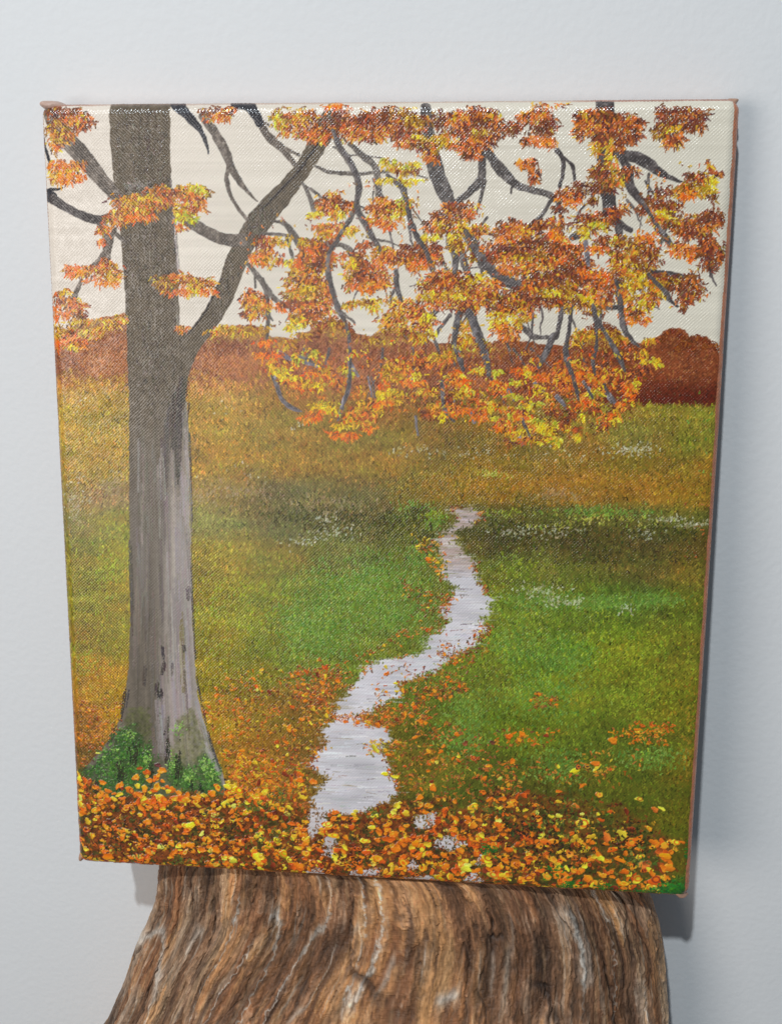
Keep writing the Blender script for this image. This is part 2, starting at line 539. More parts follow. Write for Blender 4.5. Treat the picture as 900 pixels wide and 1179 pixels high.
# scattered darker blades and paler, drier touches over the whole meadow
x, y, k = scatter_in(mfp, 3000)
base = FC.reshape(-1, 3)[k]
dabs(x, y, rng.normal(-math.pi / 2, 0.5, len(x)), rng.uniform(1.5, 4.5, len(x)), rng.uniform(0.7, 1.4, len(x)), base * rng.uniform(0.50, 0.72, (len(x), 1)), th=0.04, alpha=0.7)
x, y, k = scatter_in(mfp, 3600)
base = FC.reshape(-1, 3)[k]
dabs(x, y, rng.normal(-math.pi / 2, 0.7, len(x)), rng.uniform(1.2, 3.2, len(x)), rng.uniform(0.7, 1.2, len(x)), np.clip(base * 1.28 + np.array([[0.07, 0.07, 0.05]]), 0, 1), th=0.08, alpha=0.65)


GR = [(98, 132, 50), (114, 148, 58), (86, 120, 44), (128, 158, 66), (108, 130, 46)]
DK = [(62, 62, 26), (76, 70, 30), (56, 52, 26), (84, 84, 32)]
WH = [(208, 204, 176), (188, 186, 160), (220, 220, 205), (170, 160, 120)]
YG = [(150, 172, 44), (176, 186, 50), (126, 156, 40)]
stipple('410,690,70,38,900;440,660,50,24,450;370,735,46,26,520;460,705,40,16,300;480,585,22,8,90;500,600,14,10,80;480,640,18,14,120;345,715,30,26,260', GR)
stipple('690,692,56,9,420;745,690,40,8,260;620,690,40,14,260;640,755,40,26,420;590,740,24,26,260;620,800,50,34,420;690,588,54,7,160;808,500,14,40,16;745,870,40,14,220;640,880,40,22,320;540,820,30,30,330;530,850,28,24,240', GR)
stipple('640,612,90,14,300;760,612,50,12,150;585,615,26,16,220;420,600,70,16,240;350,590,60,16,170;700,640,90,14,180;490,620,14,14,110;480,590,16,10,80', DK)
stipple('100,760,40,30,90;125,660,14,60,60;250,720,24,60,90;300,690,40,60,110;560,690,26,24,110;590,655,30,22,80;740,790,70,70,260;690,730,80,40,170;580,760,50,40,140;570,590,30,5,40;500,592,16,5,40', YG, wid=1.2, alpha=0.6)
stipple('640,610,40,8,46;590,612,22,8,40;770,596,30,4,46;790,603,18,3,40;740,612,30,8,26;620,680,30,8,70;650,692,28,6,44;720,700,16,6,20;385,612,26,9,46;345,622,26,7,34;380,595,20,7,26;90,575,16,28,40;95,465,16,10,12;560,520,50,9,20;480,520,50,14,30;730,515,30,7,44;725,520,26,8,30;260,470,26,12,9;345,490,20,10,9;640,690,30,5,30;810,600,10,4,16;270,545,60,10,14;640,520,60,10,16', WH, wid=1.3, ln=(1.2, 3), alpha=0.6, sp=0.9)
stipple('680,597,30,7,22;745,598,30,6,18;640,605,50,8,22;570,546,20,4,26;560,545,10,4,14;690,592,50,6,20', [(180, 178, 66), (204, 196, 90), (150, 164, 56)], wid=1.2, alpha=0.7)
stipple('270,520,80,24,220;560,555,120,14,260;690,555,70,16,240;780,560,36,18,180;110,520,34,30,140;100,790,30,24,120;795,850,16,60,160;640,575,60,8,90', [(176, 124, 34), (160, 104, 30), (190, 140, 46)], alpha=0.5)
stipple('135,555,14,18,70;90,580,16,24,60;245,570,30,14,60;290,565,40,10,60;640,568,30,7,60;380,580,60,12,80', [(170, 140, 110), (160, 132, 96), (184, 160, 130)], alpha=0.5)

# ---- 4 path: dry lilac-grey strokes
PATH = [(520, 583, 545), (525, 592, 554), (530, 599, 548), (520, 604, 542), (508, 610, 523), (499, 620, 523), (506, 632, 534), (508, 645, 545), (509, 655, 547),
        (511, 665, 549), (522, 675, 556), (520, 686, 562), (507, 697, 565), (510, 707, 563), (515, 715, 554), (502, 725, 560), (494, 735, 550),
        (489, 745, 542), (480, 752, 524), (434, 758, 512), (421, 765, 506), (414, 775, 492), (408, 785, 464), (399, 795, 462), (390, 805, 450),
        (385, 815, 432), (384, 822, 412), (380, 829, 426), (372, 836, 446), (371, 846, 452), (376, 856, 440), (364, 866, 444), (355, 876, 446),
        (362, 886, 448), (380, 893, 452), (370, 902, 460), (360, 911, 456), (359, 922, 446), (364, 934, 420)]
pp = [(a, y_) for a, y_, b in PATH] + [(b, y_) for a, y_, b in PATH[::-1]]
mp = poly_mask(pp, rough=3.5, seed=41, soft=3.0, cell=9, side=5.5)
mxt = np.zeros(SH, np.float32)
for extra in ([(476, 936), (500, 931), (504, 944), (492, 953), (478, 950)], [(498, 962), (526, 957), (534, 968), (520, 977), (502, 974)],
              [(356, 930), (378, 928), (372, 950), (360, 965), (354, 955)], [(348, 1000), (370, 994), (374, 1006), (352, 1008)],
              [(402, 999), (432, 994), (440, 1006), (404, 1008)], [(466, 1006), (500, 1004), (506, 1016), (470, 1016)],
              [(372, 960), (390, 955), (386, 985), (374, 985)], [(470, 990), (476, 984), (484, 996), (470, 1000)],
              [(545, 985), (556, 978), (560, 990), (548, 994)], [(530, 1006), (552, 1000), (556, 1014), (534, 1016)]):
    mxt = np.maximum(mxt, poly_mask(extra, rough=2, seed=5, soft=3))
    mp = np.maximum(mp, poly_mask(extra, rough=3, seed=int(extra[0][0]), soft=2, cell=6, side=5) * 0.95)
hs = vnoise(SH, 2.0, 110, 42) * 0.6 + vnoise(SH, 4.5, 150, 43) * 0.4
pc = rgb(204, 198, 200) * (1 + 0.05 * hs + 0.07 * vnoise(SH, 16, 46, 44))[..., None]
up = smooth(668, 640, IMG_Y)[..., None]
pc = pc * (1 - up) + rgb(182, 160, 150) * (1 + 0.10 * hs)[..., None] * up
brk = 1 - 0.6 * smooth(0.70, 1.0, hs + 0.35 * vnoise(SH, 12, 20, 45))
brk2 = 1 - 0.5 * smooth(0.3, 0.8, vnoise(SH, 2, 10, 46)) * smooth(660, 630, IMG_Y)
blend(mp * brk * brk2, np.clip(pc, 0, 1), 0.06)
x, y, k = scatter_in(mp, 620)
dabs(x - 9, y, rng.normal(-0.04, 0.05, len(x)), rng.uniform(10, 26, len(x)), rng.uniform(0.8, 2.2, len(x)),
     pick([(214, 210, 211), (200, 195, 198), (228, 226, 225), (178, 170, 172), (198, 188, 182)], len(x)), th=0.05, alpha=0.45, dry=0.35, taper=0.8)
x, y, k = scatter_in(mp, 36)
dabs(x - 3, y, rng.normal(-0.04, 0.08, len(x)), rng.uniform(5, 14, len(x)), 0.7, pick([(132, 112, 104), (150, 128, 116), (116, 100, 98)], len(x)), th=0.04, alpha=0.6)

# grass and leaf litter lapping over both edges of the path
ed = mp * (1 - mp) * 4
x, y, k = scatter_in(np.clip(ed, 0, 1), 1500)
base = FC.reshape(-1, 3)[k]
dabs(x + rng.normal(0, 2.5, len(x)), y, rng.normal(-math.pi / 2, 0.6, len(x)), rng.uniform(1.5, 4, len(x)), rng.uniform(0.8, 1.5, len(x)), np.clip(base * rng.normal(1, 0.25, (len(x), 1)), 0, 1), th=0.06, alpha=0.8)
x, y, k = scatter_in(np.clip(ed, 0, 1) * smooth(-0.1, 0.4, vnoise(SH, 16, 22, 47)), 900)
dabs(x + rng.normal(0, 3, len(x)), y, rng.normal(0.4, 1.0, len(x)), rng.uniform(1.5, 3.8, len(x)), rng.uniform(0.9, 1.8, len(x)), pick(PAL['R'] + PAL['O'] + PAL['B'] + PAL['D'][:2], len(x)), th=0.08, alpha=0.85)

# ---- 5 the big tree: trunk and its leaning limb
TRUNK = [(127, 100), (127, 130), (129, 165), (132, 200), (138, 240), (142, 290), (146, 340), (148, 400), (150, 450), (150, 520), (151, 600), (152, 680),
         (151, 735), (148, 785), (144, 812), (135, 838), (120, 858), (104, 876), (96, 886), (112, 900), (124, 916), (150, 912), (170, 906), (192, 914),
         (214, 906), (232, 912), (250, 908), (262, 914), (258, 890), (248, 862), (238, 835), (230, 805), (226, 770), (223, 720), (221, 660), (220, 600),
         (219, 540), (218, 490), (215, 455), (216, 440), (221, 422), (230, 402), (242, 386), (256, 366), (270, 341), (281, 311), (294, 283), (312, 260),
         (330, 236), (350, 209), (366, 186), (378, 166), (388, 148), (387, 125), (376, 122), (366, 140), (356, 163), (340, 190), (322, 210), (305, 226), (286, 247), (275, 270),
         (263, 292), (253, 322), (241, 348), (229, 367), (217, 381), (208, 385), (207, 345), (204, 290), (200, 240), (198, 200), (197, 130), (197, 100)]
mt = poly_mask(TRUNK, rough=1.1, seed=51, soft=0.9, cell=10)
limb = smooth(214, 222, IMG_X - np.maximum(0, (IMG_Y - 380)) * 0.0) * smooth(452, 430, IMG_Y)
vs = vnoise(SH, 90, 3.0, 52) * 0.5 + vnoise(SH, 160, 8, 53) * 0.5
fs = vnoise(SH, 4, 4, 54)
tc = rgb(99, 86, 70) * (1 + 0.12 * vs + 0.10 * fs)[..., None]
hi_ = smooth(430, 640, IMG_Y + 30 * vnoise(SH, 60, 6, 55))[..., None]
# lower trunk: left half brown grey, right half lilac grey
cxl = np.interp(IMG_Y, [440, 560, 700, 800, 860, 910], [196, 190, 186, 186, 190, 200])
rt = smooth(-10, 16, IMG_X - cxl)[..., None]
lowc = rgb(108, 97, 84) * (1 - rt) + rgb(156, 144, 134) * rt
tc = tc * (1 - hi_) + lowc * (1 + 0.14 * vs + 0.05 * fs)[..., None] * hi_
# dark crotch under the limb and a pale streak at its right
blend(mt, np.clip(tc, 0, 1), 0.05)
WV *= 1 - 0.6 * mt * smooth(560, 700, IMG_Y)


def streaks(s, al=0.8):
    """x0,y0,x1,y1,width,r,g,b : long soft brush strokes along the bark"""
    for part in s.split(';'):
        f = [float(v) for v in part.split(',')]
        n = int(f[4] * 2.2) + 2
        off = rng.normal(0, 0.32, n) * f[4]
        t0 = rng.uniform(0, 0.45, n)
        x_ = f[0] + (f[2] - f[0]) * t0 + off
        y_ = f[1] + (f[3] - f[1]) * t0
        L = math.hypot(f[2] - f[0], f[3] - f[1])
        a = np.full(n, math.atan2(f[3] - f[1], f[2] - f[0])) + rng.normal(0, 0.008, n)
        dabs(x_, y_, a, L * np.minimum(1 - t0, rng.uniform(0.4, 0.8, n)), rng.uniform(0.9, 2.0, n), pick([f[5:8]], n, 0.07), th=0.05, alpha=al, taper=0.5)


streaks('209,440,196,520,15,62,54,50;207,450,203,560,9,56,48,46;212,430,206,470,8,64,56,52;192,470,190,560,8,84,76,72', 0.7)
streaks('214,462,216,560,6,150,138,130;214,540,210,680,8,158,146,140;206,560,206,680,6,146,134,128;216,600,218,720,4,160,148,144;206,660,208,780,14,146,134,132;192,560,194,640,5,128,118,112;165,540,167,700,6,124,114,106;160,620,164,720,4,120,110,102;200,740,203,860,9,150,138,140;186,770,188,880,8,140,128,130;214,740,220,840,8,156,144,148;210,700,209,800,4,120,110,60;220,820,236,868,6,166,156,160;232,850,252,890,5,176,166,168', 0.6)
streaks('219,480,220,640,.6,70,62,58;221,640,224,770,.7,76,68,66;226,770,238,835,1,70,62,64;239,835,259,908,1.5,62,58,62;148,790,140,830,4,54,46,44;138,830,126,856,3,46,44,36;151,620,151,740,2,70,62,56', 0.8)
streaks('188,740,190,758,3,52,44,46;190,758,188,775,3,50,42,46;186,790,185,802,4,44,36,42;183,780,181,800,3,60,52,50;213,740,214,750,2.5,60,50,50;218,672,218,690,4,84,76,74;194,820,191,870,4,66,58,52;195,820,191,880,3,40,34,28;204,860,210,905,3,34,40,24;168,760,166,790,3,76,68,60;172,700,170,730,2,80,72,64;200,760,198,780,2,110,100,98', 0.8)
for _ in range(60):
    yy0 = rng.uniform(480, 780)
    xx0 = rng.uniform(156, 218)
    ln_ = rng.uniform(40, 120)
    c_ = [(176, 162, 152), (150, 138, 128), (120, 108, 98), (92, 82, 74), (164, 152, 150)][int(rng.integers(5))]
    if xx0 < 184 and rng.random() < 0.6:
        c_ = (112, 102, 90)
    streaks('%f,%f,%f,%f,%f,%d,%d,%d' % (xx0, yy0, xx0 + (xx0 - 186) * 0.02 * ln_ / 10, yy0 + ln_, rng.uniform(1, 2.5), *c_), 0.5)
# wood edge line on the right of the upper trunk
streaks('197,200,204,300,3,70,62,58;199,205,206,330,2,150,140,132;205,345,207,380,3,150,142,134', 0.6)
branches('218,383,2 232,366,2 243,346,2 256,320,2;366,165,3 345,195,3 320,222,3 300,242,2', colour=(64, 56, 52), dry=0.5)
# knots and pale bark flecks on the upper trunk
stipple('165,170,34,60,260;170,300,34,90,260;182,420,28,50,200;300,250,26,30,160;255,330,16,40,120', [(112, 100, 90), (124, 112, 98), (66, 58, 54), (58, 50, 46)], wid=1.4, ln=(2, 6), alpha=0.45, ang=math.pi / 2, sp=0.3, keep=mt)
stipple('160,212,14,5,40', [(150, 138, 132), (134, 124, 118)], wid=1.5, ang=0.3, sp=0.4, alpha=0.6)

# ---- 6 branches
BR1 = """50,120,12 70,150,18 95,177,20 118,205,16 140,230,13;118,255,11 124,268,9 124,288,9 114,303,8 99,311,3;134,262,5 128,280,6 126,300,5;135,268,5 146,278,5;
95,322,4 89,337,6 84,352,7;90,348,5 96,362,5 99,370,3;204,246,9 222,256,12 242,268,13 262,275,13 280,276,14;
234,134,9 250,155,10 262,178,10 267,191,9 275,206,7 285,219,4 297,231,1.6;264,188,4 262,207,5 267,225,4 276,241,4 285,251,4;
298,138,7 310,157,9 325,170,8 335,183,6 343,192,5;330,171,5 344,177,3;296,136,3 310,144,2.5"""
branches(BR1, colour=(104, 92, 82), light=0.05)
branches('203,118,16 213,128,12 222,138,9 231,148,6 238,164,3.5 241,176,1.5;272,118,14 286,121,14 294,130,10 300,142,8;46,128,6 50,160,6 56,178,5 63,192,2;48,222,14 62,226,12;52,219,5 62,217,3.5 74,216,2', colour=(52, 50, 54), dry=0.1)
branches('62,228,11 78,238,9 94,246,9 112,252,9 130,249,9 146,243,9', colour=(74, 66, 64))
BR2 = """384,150,9 392,170,8 403,186,8 411,203,9 413,220,8 410,236,8 418,252,9 429,272,8 438,287,7 446,300,5;409,238,7 400,256,7 389,274,8 379,291,8 378,310,8 383,335,8 390,356,7 398,371,5 403,386,4;
391,356,3 409,371,2.5;403,165,6 419,180,8 430,189,8 435,205,9 436,224,8 437,238,4;364,191,3 380,197,5 400,199,5 425,199,4 442,197,4 462,195,3 492,205,1.5;394,178,2 420,179,2 440,182,2 456,188,1.6;
349,210,3 356,224,6 362,242,6;351,212,3 369,226,4 376,232,3;313,253,3 328,256,6 338,268,9 347,284,8 354,298,6;332,274,3 338,297,4;302,267,4 320,269,4 340,272,3 360,278,4 380,280,4 400,284,7 406,296,7 411,308,4;
286,303,5 296,314,7 304,326,8 315,341,7 328,350,5 337,356,3;294,312,3 295,330,3;303,320,5 308,345,6 309,366,6 308,388,4;308,360,3 315,368,2;
392,172,3 384,169,3;412,236,3 424,240,3 440,244,2;422,272,3 440,276,3 455,281,2 471,287,1.4;430,220,2 428,240,2;398,360,2 396,380,2"""
branches(BR2, colour=(104, 94, 86), light=0.04, fat=0.85)
BR3 = """489,122,12 493,160,16 499,188,19 507,212,19 517,234,15 513,248,10;554,178,10 554,200,9 548,212,11 537,223,8 525,232,6 512,244,5;556,208,7 553,225,4 548,244,2;
559,168,8 568,186,12 580,199,13 592,211,10 605,216,8 620,220,8 633,225,8 642,233,5;634,229,5 622,247,5 611,257,4 603,265,3;592,211,3 588,216,3 587,222,2;446,201,4 456,209,7 464,217,8 468,232,7 471,250,7 478,268,7 487,283,8 495,300,8 501,318,6;470,231,2 479,246,2 488,256,1.4;
456,310,6 456,325,7 462,346,4;518,276,12 524,295,9 522,312,8;527,284,10 533,300,9 540,318,8;536,266,14 546,285,14 560,305,13 575,318,13 592,326,13 612,331,10;549,296,5 555,315,4;528,360,9 524,380,8 522,398,6;528,404,6 532,424,5;
539,358,12 549,384,12 557,406,10 563,430,5;517,362,5 509,373,5 502,384,3;502,356,7 491,365,6 482,371,4;594,369,6 604,379,7 613,386,7 626,387,5 640,387,4;612,358,2 610,380,2;636,385,8 628,402,8 621,418,6 617,424,3;580,385,3 586,405,3 589,416,1.6;600,318,4 612,322,3 618,330,2"""
branches(BR3, colour=(90, 82, 78), light=0.07, fat=0.88)
BR4 = """695,110,22 695,150,20 693,180,15 692,206,15 698,224,17 700,242,16 706,254,10;703,176,10 728,180,14 745,188,14 757,197,9 770,204,5 783,209,2.5;714,182,9 722,196,11 722,211,11 732,226,10 741,238,8 747,247,3;741,207,3 748,220,3 754,226,1.6;
640,172,7 646,182,6 647,196,5 643,214,4;645,179,3 657,190,4 660,205,4 661,214,2.4;684,214,5 678,231,4;672,234,3 664,245,2.4 663,256,1.6;708,250,9 711,268,9;712,256,8 724,264,6;658,272,9 672,268,7;
708,322,7 712,345,9 714,361,8 716,376,7 723,388,6 734,398,3;684,350,3 700,353,6 712,353,5;681,350,5 684,366,7 693,380,7 703,395,6 711,411,7 717,424,3;684,368,4 685,394,4 681,415,5 684,430,2;646,353,6 643,370,6 639,388,4;657,352,4 653,380,5 650,402,7 653,420,11 659,436,7 664,456,4;
745,315,7 755,325,8 765,336,7 769,344,5 777,352,3;742,310,5 770,315,7 786,318,5;754,262,6 763,272,8 771,282,6;665,378,2 670,394,3;810,282,8 815,298,8 816,316,4;818,278,6 829,291,5;816,316,3 822,328,1.5"""
branches(BR4, colour=(78, 70, 68), light=0.06, fat=0.85)
BR5 = """540,470,6 545,484,6;508,438,5 510,462,6 515,477,5 523,484,2;672,278,8 676,304,6;316,428,3 319,441,6 324,456,6 331,464,7 340,470,5 348,472,2;403,402,5 402,440,7 395,464,6 389,482,3;404,418,7 412,431,5;585,448,7 590,458,5;600,482,6 608,500,5;
640,455,8 650,468,5;672,438,6 678,450,7;693,440,6 700,458,5;478,478,4 481,500,3;596,500,5 600,510,4;615,440,6 620,450,5;322,405,8 335,412,6;350,415,7 365,420,5;352,428,8 362,430,4;470,420,4 474,440,3;424,432,3 428,456,2.5;520,448,4 524,470,3;700,452,5 710,470,4"""
branches(BR5, colour=(118, 110, 112), light=0.10, dry=0.35, fat=0.7)

# fine drooping twigs that tie the sprays together
for (tx0, ty0) in [(430, 205), (445, 250), (470, 260), (420, 300), (455, 330), (480, 345), (510, 300), (530, 320), (545, 350), (565, 330), (590, 310), (600, 350), (620, 350), (635, 300), (650, 350), (670, 300), (690, 350), (705, 300), (725, 280), (735, 310), (720, 230), (745, 200), (770, 250), (800, 265), (790, 225), (370, 240), (350, 330), (330, 300), (380, 300), (560, 250), (575, 285), (610, 270), (640, 235), (500, 390), (520, 410), (590, 400), (610, 400), (560, 430), (670, 410), (690, 420), (475, 400), (440, 400), (380, 400), (350, 400)]:
    a = math.pi / 2 + rng.normal(0, 0.6)
    bend = rng.normal(0, 0.5)
    pts = []
    px_, py_ = tx0, ty0
    nseg = int(rng.integers(3, 6))
    for s_ in range(nseg + 1):
        pts.append((px_, py_, 3.2 - 2.2 * s_ / nseg))
        st_ = rng.uniform(9, 15)
        px_ += st_ * math.cos(a)
        py_ += st_ * math.sin(a)
        a += bend / nseg + rng.normal(0, 0.2)
    branch(pts, colour=(98, 88, 84), light=0.05, dry=0.3)

# ---- 7 autumn leaves
L1 = """75,130,23,10,D;84,142,24,11,R;92,138,16,8,O,.7;66,150,14,12,B;70,161,16,8,Y;62,168,10,8,O,.6;78,158,18,6,O,.5;76,194,20,12,O;72,200,18,10,Y,.8;80,206,14,8,o,.8;90,202,13,5,o,.7;66,190,10,8,o,.6;
152,240,28,13,M;184,226,22,12,M;168,232,22,10,Y,.5;215,220,22,9,Y;218,226,20,8,O,.8;222,238,22,8,O;212,246,12,9,Y,.7;215,252,12,9,G,.5;135,252,14,10,M;120,264,10,6,O;119,277,6,4,o;166,250,20,6,o,.7;180,234,20,7,O,.7;190,222,18,7,R,.5;228,216,14,5,G,.6;150,232,10,5,Y,.5;210,262,8,5,O,.5;
96,312,18,8,O;86,310,10,8,o,.7;120,310,20,10,M;126,304,12,8,O,.6;118,322,22,6,o;130,318,12,8,Y,.5;200,324,20,10,B;210,320,14,8,O,.6;226,326,20,9,M;222,332,16,7,y,.4;240,334,12,5,o;204,337,18,5,o,.8;190,330,10,8,B,.6;
71,343,12,9,R;84,354,17,10,O;64,358,8,10,o,.7;74,363,12,6,o,.7;94,368,10,8,B;72,378,14,7,Y;90,386,16,8,R;68,396,14,9,o;88,392,14,8,O;84,398,10,4,y,.5;112,382,16,8,Y;130,372,14,6,Y;96,394,8,6,o,.6;140,366,10,5,Y,.8;78,336,12,4,Y,.5;212,378,8,5,O,.8;
254,128,20,7,R;248,134,16,7,O,.7;262,132,12,7,O,.5;240,126,12,6,D,.6;325,134,13,12,B;326,146,12,10,O,.7;322,140,10,9,G,.5;350,138,22,13,R;346,136,16,9,Y,.7;350,152,20,8,O,.8;368,150,18,11,R;364,158,16,8,O,.8;395,142,20,14,R;388,136,14,8,D,.6;384,122,18,4,o;402,154,14,10,O,.7;
420,146,22,15,R;412,154,14,10,O,.8;444,140,24,17,R;440,152,20,10,O,.8;428,158,16,8,O,.7;470,142,20,17,R;476,140,14,12,B;478,160,13,6,y;466,164,12,7,O;502,164,18,9,B;506,160,14,7,Y,.7;494,178,14,8,O;480,168,10,8,D,.5;506,132,12,8,D,.8;520,164,10,8,Y,.5;506,144,8,8,D,.5;456,126,16,6,B,.6;
545,142,28,17,R;530,148,18,13,R;526,138,16,10,O,.6;546,165,22,11,R;544,168,16,9,O,.7;574,148,18,11,R;588,146,9,7,D;540,180,10,5,R;560,136,18,10,D,.6;548,130,24,6,O,.4;570,140,10,8,O,.5;553,152,10,10,B,.5;
618,136,22,13,R;612,132,18,8,O,.8;620,150,17,8,D;616,160,18,6,o;634,165,10,6,o;606,162,8,7,R,.5;604,186,14,6,o;614,194,10,8,R;613,206,6,7,R,.8;608,190,8,6,O,.5;625,122,20,5,O,.4;
698,140,34,15,R;684,136,20,10,O,.7;680,150,15,13,O,.8;722,150,13,15,R;716,146,10,12,O,.6;696,160,20,10,D;700,166,14,7,O,.5;683,170,5,10,Y,.8;702,170,5,10,Y,.8;690,134,18,9,D,.5;726,140,9,10,O,.5;668,150,6,12,R,.6;714,162,8,10,R,.6;
768,133,13,13,R;764,150,19,9,B;790,138,19,15,R;774,149,12,5,y,.7;774,164,14,8,O;784,126,9,6,D;804,140,7,12,R,.6;760,142,12,8,D,.5;796,146,10,8,D,.4;770,158,14,8,R,.6;
690,200,13,18,B;688,196,9,12,D,.6;702,192,8,18,Y,.7;700,204,10,12,R,.7;688,214,18,8,D;708,206,8,10,Y,.6;716,200,6,9,R,.6;726,196,10,6,R,.5;655,226,16,11,R;652,230,14,8,o,.8;660,221,10,5,R;648,241,11,4,D,.5;681,232,8,5,D,.8;664,212,4,4,D,.6;
802,202,14,7,D;784,220,15,9,O;800,215,19,11,B;792,222,14,7,o,.6;815,212,8,12,y,.8;808,220,12,7,Y,.7;814,194,5,9,O,.6;805,205,8,6,R,.5;820,228,8,5,D,.5;826,200,3,3,R,.4;
756,226,16,10,D;754,240,18,9,R;770,238,16,8,D,.6;763,250,17,8,y;757,256,14,7,O,.7;790,254,20,12,B;792,260,18,9,Y,.6;782,262,16,8,R,.6;815,250,15,14,R;818,246,10,10,D,.6;785,266,18,7,R;802,268,18,8,R,.8;790,290,22,8,o;788,284,16,6,O,.6;768,258,12,6,D,.4;808,292,12,8,R;818,278,12,14,R;815,302,13,10,D,.6;828,286,4,14,D,.6;824,300,5,10,R,.5;806,262,12,5,O,.5"""
clumps(L1)
L2 = """379,228,16,8,Y;385,238,20,12,R;380,236,14,10,O,.6;365,246,10,5,y;395,236,13,9,R;390,246,10,8,y,.7;388,260,18,9,O;370,262,10,6,O;400,266,13,6,y;386,272,10,5,o,.6;372,272,12,5,Y,.6;402,240,8,7,O,.5;
454,191,18,6,Y;466,196,16,6,B;470,190,12,5,G,.6;465,208,20,4,y;446,185,10,4,G;442,207,8,3,y;445,238,22,10,R;440,234,16,8,O,.7;456,246,14,7,y,.8;440,252,18,8,O;446,258,12,6,o,.6;466,232,12,4,G,.7;430,242,10,7,O,.6;
303,284,12,14,R;304,292,12,10,O;310,278,10,8,O,.7;306,302,13,7,Y;296,298,8,8,o,.6;326,275,13,7,Y,.7;336,302,12,5,y,.8;322,296,8,9,O,.4;364,286,19,11,O;372,282,14,9,R,.7;366,297,20,12,R;358,292,14,10,O,.7;352,310,16,8,O;354,306,12,6,Y,.7;372,306,14,9,D,.7;380,296,6,10,O,.6;352,278,10,5,Y,.7;345,300,8,6,o,.5;
418,281,16,5,R;432,293,18,9,O;438,288,12,6,Y,.8;414,304,12,10,O;430,310,18,10,R;424,316,16,8,O,.7;440,302,14,9,o,.7;404,306,9,7,Y;412,292,8,5,D,.7;396,293,8,5,O,.5;405,300,7,6,y,.5;475,294,22,13,R;468,298,16,8,O,.7;456,296,16,8,R;480,306,18,8,o,.6;490,282,14,8,R;498,292,13,11,R;494,300,9,6,o,.6;468,284,8,5,D,.6;446,290,10,6,O,.6;
526,244,18,11,R;542,240,9,11,O,.6;524,256,18,8,Y,.7;500,262,17,9,R;498,260,12,7,O,.6;494,272,12,5,y;512,256,10,5,y,.7;522,266,18,9,D,.7;532,264,20,8,Y,.7;524,274,16,5,y,.8;524,284,13,6,y,.8;530,280,14,7,B,.7;548,262,13,7,Y,.7;552,268,9,6,R,.6;506,246,10,6,R,.6;548,292,10,7,D,.6;518,250,14,6,R,.5;
590,270,22,15,R;588,264,18,10,O,.8;582,278,14,10,o,.5;575,286,14,9,D,.7;602,266,16,9,O,.7;600,290,24,12,D;596,294,18,9,R,.7;584,300,20,10,O;568,296,12,8,R,.7;612,282,14,9,R,.7;632,258,20,9,R;640,252,12,6,O,.6;626,276,18,10,D;645,275,16,9,O;636,270,14,7,o,.4;620,296,24,11,B;650,290,20,11,o,.7;642,288,16,10,R,.7;636,306,24,9,O;660,304,18,11,R;612,308,16,8,O;648,302,12,6,o,.5;590,312,16,6,O,.6;662,286,10,8,R,.6;560,282,10,7,R,.5;
692,250,24,9,D;700,246,16,8,R,.7;680,262,22,7,B;672,268,10,7,y,.8;688,258,16,5,G,.4;712,242,13,8,R;692,280,14,7,D;688,288,12,7,o,.7;692,274,11,5,R,.6;706,276,5,6,y,.7;722,278,16,9,B;742,272,15,8,o;736,278,12,6,O,.6;738,290,22,9,B;716,298,19,11,Y;708,292,10,8,D,.5;746,286,13,8,R,.8;732,310,24,11,B;720,312,12,8,y,.6;742,326,22,9,B;738,322,16,7,y,.6;722,326,12,12,Y;716,332,8,9,y,.6;720,342,10,9,o;738,344,17,9,Y;742,350,10,8,y,.7;730,368,10,6,o;722,360,9,8,o;734,354,12,7,Y,.7;757,334,10,10,Y;750,344,10,7,R,.6;712,310,8,9,O,.5;752,300,12,7,R,.6;730,298,10,5,D,.5;756,318,14,5,D,.6;730,360,8,6,R,.4;742,368,6,4,o,.5;
782,322,20,9,D;790,334,14,12,D;792,340,10,9,R,.7;770,322,16,6,B;764,328,9,7,Y,.7;776,330,12,8,R,.7;795,322,9,8,R,.6;782,346,10,6,R,.6;786,354,4,5,D,.5;
660,318,28,14,D;654,324,22,10,R,.7;692,324,19,15,R;694,318,13,9,o,.6;640,326,20,13,B;634,318,14,9,O,.6;655,340,30,11,R;662,344,20,7,B,.7;676,344,8,6,y;690,346,11,8,O,.7;648,336,14,6,Y,.5;680,332,12,9,O,.5;672,312,14,8,o,.5;640,346,12,6,R;700,338,8,8,R,.6;684,358,10,4,B,.5;664,352,18,4,B,.6"""
clumps(L2)
